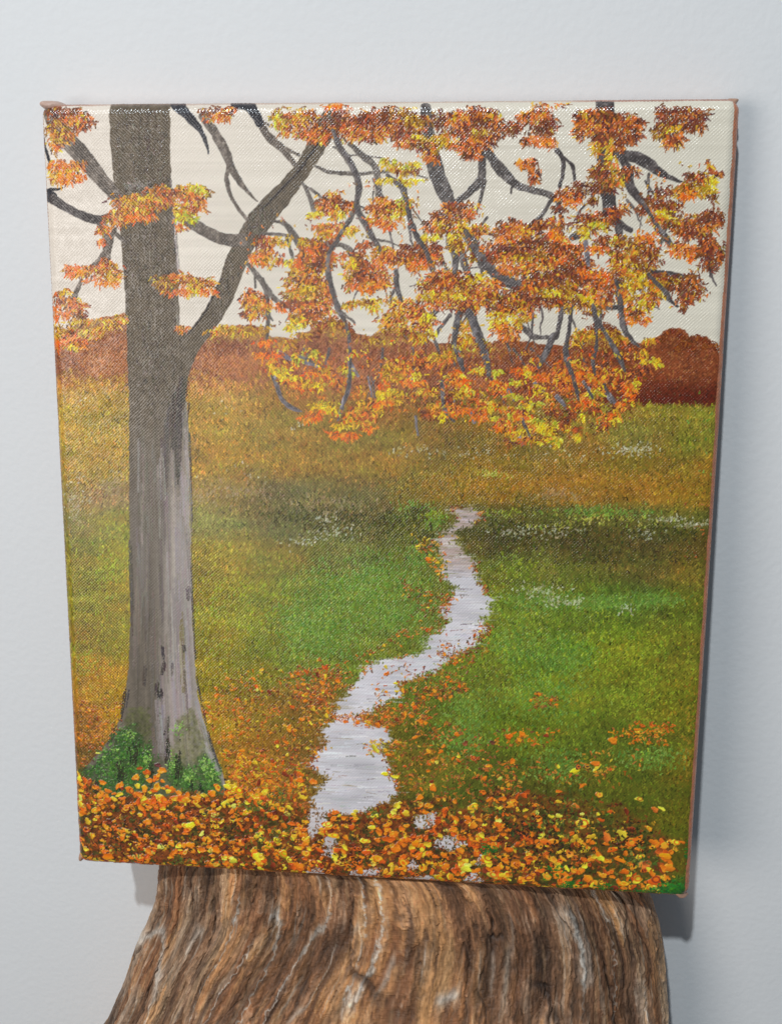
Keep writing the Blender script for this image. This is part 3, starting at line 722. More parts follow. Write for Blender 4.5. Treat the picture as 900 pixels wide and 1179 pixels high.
L3 = """290,344,13,13,R;288,340,10,9,O,.6;302,350,16,9,O;296,354,12,7,Y,.6;320,352,13,5,o,.8;286,361,8,7,R,.7;298,364,10,5,O,.5;344,326,15,13,O;340,318,12,8,Y,.6;360,326,20,11,R;368,334,14,10,O,.7;352,340,24,11,B;350,334,18,8,Y,.8;374,346,14,8,O;345,354,22,9,R;354,352,18,7,O,.7;350,366,24,7,B;344,370,16,6,y,.7;372,362,16,7,O;366,358,12,6,R,.6;333,376,6,4,y;358,372,12,4,O,.5;378,338,8,6,O,.6;356,318,14,6,O,.5;
410,325,14,10,O;404,318,10,8,Y,.7;420,322,19,9,R;432,326,16,10,O;424,332,14,7,o,.6;444,316,10,7,O,.7;420,348,25,6,y,.7;402,350,11,4,Y,.6;430,355,7,4,y,.8;418,346,16,4,B,.4;460,346,16,9,Y;466,352,14,7,y,.6;474,356,22,9,O;450,366,16,9,O;454,362,13,6,Y,.7;490,370,17,11,O;492,366,12,8,y,.6;466,376,16,7,Y;478,378,12,6,O,.7;444,376,8,5,Y,.6;482,388,10,8,Y;494,384,10,8,y,.6;
500,324,18,10,Y;492,330,14,8,R,.7;516,322,24,12,R;512,318,18,8,O,.7;532,332,24,13,R;540,328,16,8,B,.7;510,342,24,11,O;516,338,18,7,Y,.7;546,346,22,11,R;538,350,16,8,O,.6;549,318,10,4,y;567,326,13,11,O;572,350,20,11,R;566,344,14,8,B,.7;590,346,24,13,D;586,350,18,9,R,.7;602,356,14,9,O;596,342,12,7,Y,.5;532,341,11,3,y;526,352,18,8,R,.7;490,342,12,8,Y,.7;500,352,14,6,O,.6;556,336,12,8,O,.6;
580,370,20,7,y,.7;574,380,14,9,o,.7;586,378,12,7,O;570,361,12,4,y,.7;590,386,10,6,O,.6;600,368,8,7,Y,.6;530,384,10,14,Y,.7;536,372,8,7,Y,.6;522,392,8,6,O,.4;622,322,24,11,D;616,328,18,8,R,.7;610,337,19,11,R;632,337,20,8,B;636,336,9,5,y,.6;620,348,14,6,D;606,330,10,6,O,.5;630,348,14,5,R,.6"""
clumps(L3)
# warm undergrowth where the hanging branches cross the tree line
x, y, k = scatter_in(poly_mask([(300, 395), (420, 400), (500, 400), (640, 400), (735, 395), (735, 470), (690, 500), (620, 505), (560, 478), (500, 470), (440, 472), (400, 490), (380, 480), (330, 440)], rough=4, seed=61), 1300)
dabs(x, y, rng.normal(1.4, 0.6, len(x)), rng.uniform(2.5, 5, len(x)), rng.uniform(1.2, 2.2, len(x)), pick(PAL['R'] + PAL['R'] + PAL['O'][:3] + PAL['D'] + PAL['B'], len(x)), th=0.06, alpha=0.7)
branches(BR5, colour=(122, 114, 118), light=0.12, dry=0.55, fat=0.62)
branches('539,358,12 549,384,12 557,406,10 563,430,5;528,360,9 524,380,8 522,398,6;528,404,6 532,424,5;657,352,4 653,380,5 650,402,7 653,420,11 659,436,7 664,456,4;681,350,5 684,366,7 693,380,7 703,395,6 711,411,7 717,424,3;636,385,8 628,402,8 621,418,6 617,424,3;684,368,4 685,394,4 681,415,5 684,430,2', colour=(92, 86, 86), light=0.09, dry=0.35, fat=0.72)
L4 = """302,393,13,4,o;308,408,14,5,o;312,420,14,6,Y;316,426,8,6,y;326,426,10,5,y;325,418,10,4,O;335,434,14,7,y;345,444,15,5,o;336,440,12,4,O;356,440,10,4,Y;360,430,14,4,o;386,438,16,5,O;376,424,10,3,Y;345,410,7,5,G;362,407,5,5,G;392,424,12,3,Y;368,442,6,6,y,.6;372,434,12,4,O;400,428,8,3,G,.6;
372,465,17,6,y;380,470,12,5,y,.6;358,480,15,6,o;364,474,10,4,o,.7;396,490,14,4,y;392,500,17,5,o;402,502,10,5,o,.7;412,474,18,8,O;416,466,12,7,Y;426,480,10,8,O;425,492,8,4,o;432,462,14,8,O;436,468,8,6,Y;442,452,10,7,y,.7;404,484,10,4,Y,.7;420,488,10,5,Y,.6;
455,418,18,8,O;448,424,12,7,Y;450,434,14,7,Y;476,438,14,6,o;478,432,11,5,y;455,452,13,6,y;455,458,11,4,Y;444,464,12,5,o,.7;466,428,8,5,O,.6;490,450,13,7,Y;496,446,8,5,R,.6;500,416,18,8,O;506,410,12,6,Y,.6;520,408,14,6,Y;514,414,10,5,O;522,432,12,6,y;526,438,14,6,O;530,440,10,5,o;520,428,8,5,o,.5;546,425,14,2.5,y,.7;534,448,13,7,y;528,452,9,5,Y;516,460,12,7,R;526,472,14,8,o;520,468,10,5,O;494,471,13,5,o;488,474,9,5,R,.6;500,478,9,5,O;512,478,9,6,y,.6;500,466,8,3,Y;555,476,14,8,o;552,466,13,6,O;562,466,8,6,y,.7;546,458,8,5,O,.5;485,420,10,7,R,.5;480,408,10,6,O,.5;440,440,8,7,o,.5;
575,445,15,8,o;570,442,10,6,O,.6;573,427,8,2.5,G,1.5;592,440,10,2.5,G;590,455,9,2.5,G,1.5;600,428,10,6,o;606,424,10,5,O,.6;610,430,5,6,y,.5;623,433,10,6,o;616,452,11,6,O;618,448,5,6,y,.6;627,455,8,5,Y;604,447,8,6,R,.6;584,470,10,5,Y;600,470,14,3,G,1.4;612,464,12,3,G,1.4;588,476,8,3,G,1.4;572,481,8,2.5,G;602,480,16,6,o;598,476,12,5,O,.6;580,490,13,6,o;576,486,9,5,O,.6;610,490,18,5,O;612,486,12,3,Y;626,490,14,4,y;616,484,10,2.5,G,.8;602,497,8,4,y,.7;632,496,8,3,y;622,507,9,4,y,1.3;637,508,6,4,y;589,497,9,4,Y;587,508,7,4,D;606,504,14,4,O,.5;640,486,8,4,G,.5;
662,428,26,13,O,.7;668,436,16,8,o,.6;690,440,19,13,O,.7;650,444,14,6,o;645,438,10,5,O;672,462,15,6,o;668,456,10,5,O;652,490,13,6,O;648,484,9,5,R;700,480,12,6,O;694,486,8,6,R;704,476,7,4,o,.6;668,480,4,5,y;662,503,4,5,y;642,505,6,3,G;708,481,3,5,y;680,454,4,8,y,.6;684,452,6,4,G,.5;730,440,5,6,y;700,430,15,10,O,.7;722,450,12,10,o,.6;712,466,13,9,R;716,462,8,6,O,.6;746,414,11,3,y;752,416,8,2.5,y;738,408,8,6,Y,.6;716,428,9,5,Y,.4;658,470,8,8,R;636,470,12,8,R,.6;680,470,9,6,R,.6;730,428,10,9,R,.6;700,412,8,8,R,.6;740,424,10,6,R,.5;
684,382,26,6,Y;664,390,12,8,Y,.7;712,390,12,7,Y,.6;700,384,16,5,B,.6;745,390,10,3,Y;275,379,28,6,Y,.7;300,376,20,4,B,.7;250,381,14,5,Y,.6;330,392,12,7,Y,.6;350,386,8,5,B,.6;385,372,20,5,B,.8;425,390,14,5,B,.5;110,370,30,4,Y,.8;60,388,14,5,Y,.6;470,382,18,5,B,.6;560,396,16,6,B,.4"""
clumps(L4)
# thin grey twigs brushed over the hanging sprays
branches('384,150,5 392,170,5 403,186,5 411,203,6 413,220,5 410,236,5 418,252,5 429,272,5 438,287,4;400,256,4 389,274,5 379,291,5 378,310,5 383,335,5 390,356,5 398,371,4 403,402,4 402,440,4 395,464,4 390,480,3;455,310,3 456,325,4 462,346,3;456,209,4 464,217,5 468,232,5 471,250,4 478,268,4 487,283,5 495,300,5;524,295,6 522,312,5;536,266,7 546,285,8 560,305,8 575,318,8 592,326,7;645,354,4 643,370,4 637,388,5 628,402,5 621,418,4;657,352,2.5 653,380,3.5 650,402,5 653,420,6 659,436,5 664,458,3;683,352,3 684,366,4.5 693,380,4.5 703,395,4.5 711,411,5 717,426,3;684,370,2 685,394,3 681,415,4 684,430,2;708,322,4 712,345,6 714,361,6 716,376,5 723,388,4 734,398,2;745,315,4 755,325,5 765,336,5 770,346,3;732,226,5 741,238,5 750,252,4 762,268,4;313,430,2.5 318,442,4 324,456,4 333,465,4 346,471,2;508,440,4 510,462,4 515,477,3 523,484,2;600,480,4 608,500,3;670,438,4 680,456,4;694,442,4 702,462,3;524,380,4 523,398,4 530,420,3;549,384,7 557,406,6 563,430,4;428,432,2 432,456,2;612,360,2 611,384,2 604,400,1.5;345,408,4 362,416,3', colour=(92, 84, 82), light=0.08, dry=0.45, fat=0.9)

# stray dabs that loosen the edges of the sprays
st_m = poly_mask([(285, 270), (360, 215), (440, 190), (520, 235), (600, 240), (700, 190), (820, 190), (832, 300), (800, 350), (740, 370), (640, 360), (560, 380), (480, 385), (340, 380), (280, 360)], rough=8, seed=77, soft=10, cell=20)
x, y, k = scatter_in(st_m * smooth(0.0, 0.6, vnoise(SH, 16, 20, 78)), 800)
dabs(x, y, rng.normal(1.4, 0.6, len(x)), rng.uniform(1.6, 4.5, len(x)), rng.uniform(0.7, 1.5, len(x)), pick(PAL['O'] + PAL['R'] + PAL['Y'] + PAL['B'] + PAL['o'][:2] + PAL['D'][:2], len(x)), th=0.08, alpha=0.8, dry=0.25)
st_m = poly_mask([(295, 395), (735, 400), (735, 470), (690, 495), (600, 505), (480, 470), (400, 500), (330, 450)], rough=8, seed=79, soft=10, cell=20)
x, y, k = scatter_in(st_m * smooth(0.0, 0.6, vnoise(SH, 12, 20, 80)), 450)
dabs(x, y, rng.normal(1.4, 0.6, len(x)), rng.uniform(1.6, 4.5, len(x)), rng.uniform(0.7, 1.6, len(x)), pick(PAL['O'] + PAL['y'] + PAL['Y'] + PAL['o'] + PAL['R'][:2], len(x)), th=0.08, alpha=0.85, dry=0.2)

# ---- 8 moss on the flared roots
def wash(pts, col, al, seed, rough=4, soft=4):
    m = poly_mask(pts, rough=rough, seed=seed, soft=soft, cell=7) * (0.72 + 0.28 * vnoise(SH, 4, 4, seed + 3))
    blend(np.clip(m, 0, 1) * al, np.clip(rgb(*col) * (1 + 0.22 * vnoise(SH, 3, 3, seed + 4) + 0.18 * vnoise(SH, 14, 4, seed + 5))[..., None], 0, 1))
    return m


wash([(150, 815), (172, 812), (176, 850), (168, 880), (150, 900), (128, 880)], (84, 88, 46), 0.75, 310)
wash([(206, 826), (222, 812), (236, 838), (250, 880), (256, 904), (204, 904), (198, 870)], (98, 98, 52), 0.7, 320)
wash([(92, 888), (112, 874), (128, 860), (140, 838), (156, 832), (166, 846), (168, 874), (158, 900), (150, 920), (118, 918), (112, 900)], (52, 78, 36), 0.9, 330)
wash([(168, 856), (176, 850), (178, 884), (170, 905), (160, 905)], (62, 90, 40), 0.85, 340)
wash([(150, 884), (176, 868), (200, 880), (226, 872), (250, 884), (258, 914), (150, 918)], (66, 84, 42), 0.65, 380, rough=6, soft=8)
wash([(196, 880), (202, 868), (208, 880), (210, 906), (196, 908)], (62, 88, 40), 0.8, 350)
wash([(210, 884), (222, 878), (228, 892), (226, 912), (210, 912)], (66, 96, 42), 0.8, 360)
wash([(228, 872), (240, 864), (252, 880), (258, 902), (256, 914), (232, 912)], (60, 90, 40), 0.85, 370)
streaks('186,800,188,872,10,150,140,138;194,815,192,872,6,128,116,112;214,830,218,885,5,140,128,110;226,800,240,858,5,160,150,152;236,850,254,896,5,178,170,172;178,830,180,872,5,120,106,96', 0.55)
stipple('140,846,14,10,130;150,862,18,16,230;126,868,18,12,170;138,884,22,18,240;165,876,10,20,120;150,902,22,12,170;110,886,14,4,60;171,870,7,16,90;201,886,7,18,100;218,894,10,14,120;242,890,12,18,190;236,904,18,7,90;122,902,12,10,90', [(58, 100, 38), (74, 124, 46), (46, 80, 32), (98, 144, 56), (64, 96, 36)], wid=1.3, ln=(1.4, 3.4), ang=-1.3, sp=1.0, alpha=0.8, th=0.10)
stipple('150,842,7,6,26;171,872,5,12,40;200,876,6,12,40;207,838,6,10,26;217,892,7,9,44;238,880,8,12,60;247,890,7,8,30;132,866,14,12,20', [(130, 172, 76), (156, 190, 90), (108, 150, 62)], wid=1.2, ln=(1.2, 2.8), sp=1.2, alpha=0.85, th=0.12)
stipple('140,890,4,14,60;175,886,2.5,12,46;222,904,2,10,26;205,882,2,12,36;232,905,2,8,20;158,862,10,12,30;262,902,3,14,30;112,902,8,8,30;194,860,2,16,40;208,872,2,16,30', [(32, 38, 24), (40, 44, 28), (46, 38, 30)], wid=1.4, ln=(2, 6), ang=1.6, sp=0.2, alpha=0.8)


# ---- 9 the carpet of fallen leaves: one thick dab each
LEAF = [((236, 122, 26), .27), ((216, 92, 26), .20), ((244, 140, 34), .13), ((222, 176, 42), .12), ((238, 200, 50), .08), ((206, 202, 84), .03), ((128, 52, 28), .07), ((168, 78, 28), .06)]
LC = np.array([c for c, w in LEAF], np.float32) / 255
LWT = np.array([w for c, w in LEAF])
LWT = LWT / LWT.sum()


def leaf(x, y, L, W, ang, col, th=0.22):
    q = img_to_grid((x, y))
    a, b = L * G * 0.5, W * G * 0.5
    r = int(max(a, b) * 1.25 + 3)
    ci, ri = int(q[0]), int(q[1])
    c0, c1, r0, r1 = max(ci - r, 0), min(ci + r + 1, NU), max(ri - r, 0), min(ri + r + 1, NV)
    if c1 <= c0 or r1 <= r0:
        return
    rr, cc = np.mgrid[r0:r1, c0:c1].astype(np.float32)
    dx, dy = cc - q[0], rr - q[1]
    ca, sa = math.cos(ang), math.sin(ang)
    s, t = (dx * ca + dy * sa) / a, (-dx * sa + dy * ca) / b
    ph = rng.uniform(0, 6.28, 3)
    th_ = np.arctan2(t, s)
    rad = np.hypot(s, t) / (1 + 0.16 * np.sin(2 * th_ + ph[0]) + 0.12 * np.sin(3 * th_ + ph[1]) + 0.08 * np.sin(5 * th_ + ph[2]))
    m = smooth(1.08, 0.86, rad)
    # two-tone load on the brush: one side paler, one darker, fine bristle lines
    g = 0.24 * np.clip(t * rng.choice([-1, 1, 1]) * -1, -1, 1) + 0.07 * np.sin(t * b * 2.2 + ph[0]) + rng.normal(0, 0.05)
    cl = col * (1 + g[..., None])
    crescent = smooth(0.25, 0.1, np.abs(np.hypot(s - 0.15, t + 0.2) - 0.62))
    if rng.random() < 0.5:
        alt = LC[rng.choice(len(LC), p=LWT)]
        cl = cl * (1 - 0.8 * crescent[..., None]) + alt * 0.8 * crescent[..., None]
    mm = m[..., None]
    sub = C[r0:r1, c0:c1]
    sub[:] = sub * (1 - mm) + np.clip(cl, 0, 1) * mm
    stt = T[r0:r1, c0:c1]
    ridge = th * (0.55 + 0.45 * smooth(0.3, 0.85, rad)) * (1 + 0.15 * np.sin(t * b * 2.2 + ph[1]))
    stt[:] = stt * (1 - m) + (stt * 0.4 + ridge) * m


CARPET = [(80, 915), (130, 918), (200, 914), (262, 916), (275, 900), (300, 905), (335, 926), (356, 934), (400, 928), (440, 928), (462, 918), (500, 922), (540, 926), (572, 908),
          (610, 905), (650, 915), (690, 918), (720, 930), (745, 950), (772, 960), (776, 1000), (768, 1024), (740, 1030), (640, 1026), (400, 1008), (80, 996)]
mc = poly_mask(CARPET, rough=11, seed=71, soft=11, cell=18)
nn = vnoise(SH, 5, 6, 72)
bc = rgb(126, 66, 28) * (1 + 0.30 * nn)[..., None]
bc = np.where((vnoise(SH, 9, 11, 73) > 0.25)[..., None], rgb(72, 64, 28) * (1 + 0.25 * nn)[..., None], bc)
keep = (1 - 0.95 * smooth(0.3, 0.8, mp)) * (1 - 0.55 * smooth(560, 700, IMG_X))
blend(mc * 0.85 * keep, np.clip(bc, 0, 1), 0.06)
x, y, k = scatter_in(mc * keep, 4200)
dabs(x, y, rng.uniform(0, 6.28, len(x)), rng.uniform(2, 5, len(x)), rng.uniform(1.2, 2.4, len(x)),
     pick([(150, 70, 26), (90, 40, 22), (60, 44, 22), (190, 110, 34), (110, 92, 34), (72, 78, 28), (200, 150, 44), (120, 52, 22)], len(x)), th=0.08, alpha=0.85)


def leaves(mask, n, L=(5, 9.5), pale=1.0, th=0.2, pal=None):
    x_, y_, _ = scatter_in(mask, n)
    o = np.argsort(y_ + rng.normal(0, 10, n))
    for i in o:
        l = rng.uniform(*L)
        ci = rng.choice(len(LC), p=LWT)
        col = LC[ci] * rng.normal(1, 0.06)
        leaf(x_[i], y_[i], l, l * rng.uniform(0.5, 0.85), rng.normal(0.1, 0.7), col, th * rng.uniform(0.6, 1.2))


den = mc * (0.35 + 0.65 * smooth(-0.5, 0.2, vnoise(SH, 14, 18, 74))) * (1 - 0.72 * smooth(0.3, 0.8, mp) * smooth(-0.2, 0.5, vnoise(SH, 8, 14, 75)))
den *= (1 - 0.93 * mxt) * (1 - 0.75 * mp * smooth(945, 925, IMG_Y))
den *= 1 - 0.5 * smooth(700, 780, IMG_X) * smooth(-0.4, 0.4, vnoise(SH, 14, 18, 76))
den *= 1 - 0.5 * smooth(540, 640, IMG_X) * smooth(1000, 930, IMG_Y)
leaves(den, 620, L=(5, 9.5), th=0.22)
x, y, k = scatter_in(mc * keep, 1500)
dabs(x, y, rng.uniform(0, 6.28, len(x)), rng.uniform(2, 5, len(x)), rng.uniform(1.2, 2.6, len(x)), pick([(96, 44, 26), (70, 50, 26), (120, 56, 28), (84, 40, 26), (92, 88, 36), (60, 36, 24)], len(x)), th=0.05, alpha=0.85)
leaves(den, 380, L=(5, 10), th=0.24)
leaves(den * smooth(920, 985, IMG_Y), 230, L=(6, 11), th=0.26)
leaves(poly_mask([(92, 890), (112, 896), (130, 908), (150, 900), (164, 884), (176, 882), (190, 890), (205, 906), (240, 908), (270, 896), (270, 925), (92, 930)], soft=5, rough=6, cell=14) * 0.9, 125, L=(6, 11))
# thinner drifts beyond the carpet: small flicks of leaf colour
DRIFT = [('80,800 140,806 142,830 120,858 96,880 84,880', 230, 'ROD', 3.2), ('84,896 118,900 128,920 92,930', 60, 'OoB', 5),
         ('232,812 262,770 330,766 395,758 408,768 396,790 384,806 378,826 368,842 362,868 352,880 360,900 352,930 300,912 268,900 254,862', 1000, 'OROBDY', 4),
         ('330,770 392,764 396,784 372,812 340,812', 260, 'RRO', 4), ('255,862 350,880 352,930 270,912', 330, 'OoYR', 5.5),
         ('424,762 470,752 520,750 556,760 560,770 520,790 500,800 470,800 452,812 430,812', 130, 'ROB', 3.6), ('500,736 560,736 560,752 530,772 500,780', 130, 'RBR', 3.4),
         ('484,792 530,776 538,790 520,802 490,806 462,800', 170, 'ROD', 3.8), ('384,820 440,818 470,806 506,812 492,836 452,838 386,830', 270, 'ORO', 4.2),
         ('420,852 458,850 470,862 452,872 424,866', 90, 'YOB', 4), ('446,850 520,826 556,850 590,880 600,908 540,916 480,920 458,900 440,880', 420, 'OROB', 4),
         ('455,660 520,690 512,722 470,732 452,740 420,760 400,756 450,728 480,700', 170, 'RRBO', 3.2), ('474,612 500,616 512,640 514,662 502,660 484,634', 70, 'YBO', 4), ('560,776 600,760 610,790 560,800', 0, 'R', 3),
         ('540,880 640,868 700,874 720,900 640,905 560,905', 120, 'OOB', 4.5), ('602,806 616,795 642,800 640,812 608,816', 80, 'RRB', 3.2), ('560,838 640,836 644,852 570,858', 60, 'OoR', 4.5),
         ('720,832 768,830 764,856 724,852', 70, 'Oo', 4), ('560,712 566,728 540,738 530,730', 40, 'RB', 3), ('556,742 600,736 604,760 560,764', 0, 'R', 3), ('470,600 500,604 498,616 476,620', 0, 'Y', 3),
         ('690,838 770,830 765,850 700,850', 40, 'Oo', 4), ('650,855 740,860 735,890 660,892', 30, 'OY', 5), ('790,560 812,560 812,640 790,640', 14, 'R', 3)]
for poly, n, pl, L in DRIFT:
    if n == 0:
        continue
    pts = [tuple(float(v) for v in q.split(',')) for q in poly.split()]
    m = poly_mask(pts, rough=5, seed=int(pts[0][0] + n), soft=3, cell=12)
    m = m * (0.25 + 0.75 * smooth(-0.4, 0.3, vnoise(SH, 9, 12, int(n + pts[0][1]))))
    x, y, k = scatter_in(m, n)
    pal = sum([PAL[ch] for ch in pl], [])
    dabs(x, y, rng.normal(0.3, 1.0, n), rng.uniform(0.5, 1.2, n) * L, rng.uniform(0.22, 0.5, n) * L, pick(pal, n, 0.13), th=0.10, alpha=0.78, taper=0.7)
    leaves(m, n // 16, L=(L * 1.0, L * 1.7), th=0.15)
# single leaves that can be told apart
ONE = """395,640,0,0,o;412,829,6,5,o;398,828,6,5,O;424,829,8,5,Y;443,888,9,5,y;455,891,10,5,y;432,859,12,6,y;404,940,0,0,y;378,946,11,8,y;385,959,12,8,y;415,1000,9,8,o;392,902,0,0,o;361,897,9,8,o;346,895,8,8,o;498,904,9,9,o;483,915,8,8,o;516,896,0,0,y;544,926,15,8,y;560,985,14,10,y;536,997,12,9,y;566,1004,12,9,y;505,1008,13,9,y;453,932,8,6,y;661,884,13,6,y;686,880,12,5,y;664,880,7,6,D;674,880,8,6,D;684,876,10,7,O;642,936,7,6,y;669,945,15,13,Y;667,944,7,6,D;661,925,9,7,O;627,966,13,8,o;703,975,11,7,o;712,986,12,8,o;717,1000,10,8,o;724,968,15,13,o;697,961,13,9,O;740,992,14,11,O;742,990,9,7,R;764,982,14,8,o;769,996,13,9,o;752,1010,14,12,o;746,1019,12,9,Y;732,1009,12,10,Y;716,1014,12,7,o;675,1008,12,9,o;653,1008,10,7,o;628,1006,12,10,Y;607,1008,14,9,o;635,986,12,8,O;660,984,9,8,R;654,980,9,11,O;690,985,9,7,y;714,958,12,14,Y;752,929,8,7,O;760,928,9,4,y;734,917,9,6,y;688,912,8,8,O;704,850,10,9,o;740,846,0,0,o;585,845,9,7,o;600,842,8,6,o;566,852,6,6,D;545,870,7,9,O;535,853,6,7,R;320,964,10,7,y;221,947,12,8,y;300,957,10,8,y;327,980,12,9,y;296,984,12,9,y;270,988,11,6,y;260,984,10,7,y;250,975,10,9,o;240,962,0,0,y;310,970,12,8,y;285,932,11,8,y;275,907,12,10,y;296,913,10,10,Y;203,967,0,0,o;221,970,12,8,o;126,983,16,9,o;183,953,9,7,o;171,943,9,6,o;190,918,11,9,o;182,903,11,9,o;168,905,8,9,o;158,892,9,8,O;188,884,11,8,O;183,878,9,5,D;540,905,0,0,o;240,905,0,0,o;334,987,9,7,y;344,993,12,9,o;352,968,8,8,o;386,983,10,8,Y;340,955,10,8,Y;434,985,12,9,o;455,975,12,8,o;463,990,13,9,o;478,968,10,8,o;448,963,14,9,o;420,965,12,7,y"""
for part in ONE.split(';'):
    f = part.strip().split(',')
    l, w = float(f[2]), float(f[3])
    if l <= 0:
        continue
    leaf(float(f[0]), float(f[1]), l, w, rng.normal(0.1, 0.4), pick([PAL[f[4]][0], PAL[f[4]][1]], 1)[0], 0.26)
# dark gaps between the leaves and a few green blades
stipple('230,935,8,4,10;365,965,5,4,8;400,985,40,10,40;500,985,60,14,40;150,960,50,20,60;260,960,60,20,60;640,970,50,30,90;720,960,30,20,60;600,950,40,20,60', [(40, 30, 20), (52, 44, 24), (34, 40, 22), (70, 28, 18)], wid=2.0, ln=(2, 5), ang=0.3, sp=0.8)
stipple('650,1016,14,5,60;770,1020,18,7,240;735,1024,20,4,90;690,1018,10,5,40;560,975,12,8,30;640,1000,20,10,24;790,990,6,40,60', [(36, 110, 34), (48, 128, 40), (30, 92, 34)], wid=2.0, ln=(2, 5), ang=0.2, sp=0.6, th=0.12)
stipple('290,925,20,8,40;320,915,14,8,30;430,935,16,6,30;190,990,60,4,30;300,960,30,14,40;560,930,20,10,30;640,940,60,30,120;730,985,24,20,60', [(96, 112, 44), (70, 92, 36), (120, 124, 50)], wid=1.6, ln=(2, 5), sp=0.9)

# ---- 10 the border where the painted sides roll over, and the glossy dark brush ends on the top edge
uu = (np.arange(NU) * TX - MARG)[None, :] * np.ones((NV, 1))
vv = (np.arange(NV) * TX - MARG)[:, None] * np.ones((1, NU))
eL, eR, eT, eB = uu, WMM - uu, vv, HMM - vv
wob = 0.35 * vnoise(SH, 30, 30, 81) + 0.15 * vnoise(SH, 6, 6, 82)
side_c = rgb(158, 98, 70) * (1 + 0.08 * vnoise(SH, 8, 8, 83))[..., None]
bot_c = rgb(158, 92, 58) * (1 + 0.10 * vnoise(SH, 8, 8, 84))[..., None]
top_c = rgb(168, 122, 104) * (1 + 0.06 * vnoise(SH, 8, 8, 85))[..., None]
blend(smooth(2.0, 1.6, eR + wob), side_c * 1.18)
blend(smooth(0.05, -0.35, eL + wob * 0.6) * 0.9, rgb(150, 92, 52) * np.ones(SH + (1,)))
blend(smooth(1.2, 0.8, eB + wob * 0.6), bot_c)
tm = np.clip(smooth(640, 720, IMG_X) * 0.95 + smooth(130, 60, IMG_X) * 0.8 + 0.35, 0, 1)
blend(smooth(0.4, -0.1, eT + wob) * tm, top_c)
WV *= (0.35 + 0.65 * smooth(1040, 640, IMG_Y)) * (1 - 0.5 * mp)
WV *= 1 - 0.5 * smooth(0.08, 0.2, T)
# weave glints painted into the colour: dry-brushed thread tops lighter, hollows darker
PU = 0.64
wu = uu / PU + 0.5 * vnoise(SH, 90, 50, 88) + 0.25 * vnoise(SH, 40, 14, 91) + 0.10 * vnoise(SH, 8, 8, 92)
wv = vv / PU + 0.5 * vnoise(SH, 50, 90, 89) + 0.25 * vnoise(SH, 14, 40, 93) + 0.10 * vnoise(SH, 8, 8, 94)
weave = np.sin(math.pi * wu) * np.sin(math.pi * wv)
C *= (1 + (0.02 + 0.055 * smooth(0.62, 0.4, C.mean(-1))) * WV * weave * (0.7 + 0.9 * vnoise(SH, 3, 3, 98)))[..., None]
C = np.clip(C, 0.01, 1)
# ------------------------------------------------------------------ paint to mesh
ALBEDO_GAIN = 1.0 / 0.87


def albedo(c):
    return np.clip(lin(c) * ALBEDO_GAIN, 0.003, 0.93)


# woven cotton: over/under threads with slightly uneven pitch, filled where the paint is thick
weave = np.sign(weave) * np.abs(weave) ** 0.8
thread = 0.35 * (np.abs(np.sin(math.pi * wu)) + np.abs(np.sin(math.pi * wv)) - 1.27)
gr = vnoise(SH, 1.5, 1.5, 95)
Z = WEAVE_MM * WV * (weave + thread) * (1 + 0.35 * vnoise(SH, 10, 10, 96) + 0.55 * vnoise(SH, 2.6, 2.6, 99)) + T + 0.010 * gr
Z = Z.astype(np.float32)

# arc length -> rolled canvas surface (x right, y up the canvas, z out of it), mm
au = uu - WMM / 2
av = vv - HMM / 2
hu, hv = WMM / 2 - ROLL, HMM / 2 - ROLL
du = np.sign(au) * np.maximum(np.abs(au) - hu, 0)
dv = np.sign(av) * np.maximum(np.abs(av) - hv, 0)
rho = np.hypot(du, dv)
phi = np.minimum(rho / ROLL, math.pi / 2)
k = np.where(rho > 1e-6, np.sin(phi) * ROLL / np.maximum(rho, 1e-6), 1.0)
px = np.clip(au, -hu, hu) + du * k
py = np.clip(av, -hv, hv) + dv * k
pz = -(ROLL * (1 - np.cos(phi)) + np.maximum(rho - ROLL * math.pi / 2, 0))
nx = np.where(rho > 1e-6, du / np.maximum(rho, 1e-6), 0) * np.sin(phi)
ny = np.where(rho > 1e-6, dv / np.maximum(rho, 1e-6), 0) * np.sin(phi)
nz = np.cos(phi)
P = np.stack([px + nx * Z, -(py + ny * Z), pz + nz * Z], -1) / 1000.0

# ------------------------------------------------------------------ the painting as a thing
painting = bpy.data.objects.new('canvas_painting', None)
COL.objects.link(painting)
painting.empty_display_size = 0.05
painting['label'] = 'painting of an autumn tree and leaf-strewn path, canvas leaning on the white wall'
painting['category'] = 'painting'
# origin: middle of the bottom back edge, which stands on the stump
base = Vector((0, -math.sin(LEAN) * CAN_H, TOP_Z - math.cos(LEAN) * CAN_H))
painting.matrix_world = Matrix.Translation(base) @ Matrix.Rotation(-LEAN, 4, 'X')
# in the painting's own frame: x right, y into the wall, z up; the front face lies at y = -CAN_D
Pl = np.stack([P[..., 0], -CAN_D - P[..., 2], P[..., 1] + CAN_H / 2], -1)

m_paint, nt, bsdf = new_mat('oil_paint_on_canvas')
at = nt.nodes.new('ShaderNodeAttribute')
at.attribute_name = 'paint'
nt.links.new(at.outputs['Color'], bsdf.inputs['Base Color'])
ag = nt.nodes.new('ShaderNodeAttribute')
ag.attribute_name = 'gloss'
mr = nt.nodes.new('ShaderNodeMapRange')
mr.inputs['From Min'].default_value = 0.0
mr.inputs['From Max'].default_value = 1.0
mr.inputs['To Min'].default_value = 0.34
mr.inputs['To Max'].default_value = 0.12
nt.links.new(ag.outputs['Fac'], mr.inputs['Value'])
nt.links.new(mr.outputs['Result'], bsdf.inputs['Roughness'])
bsdf.inputs['Specular IOR Level'].default_value = 0.5

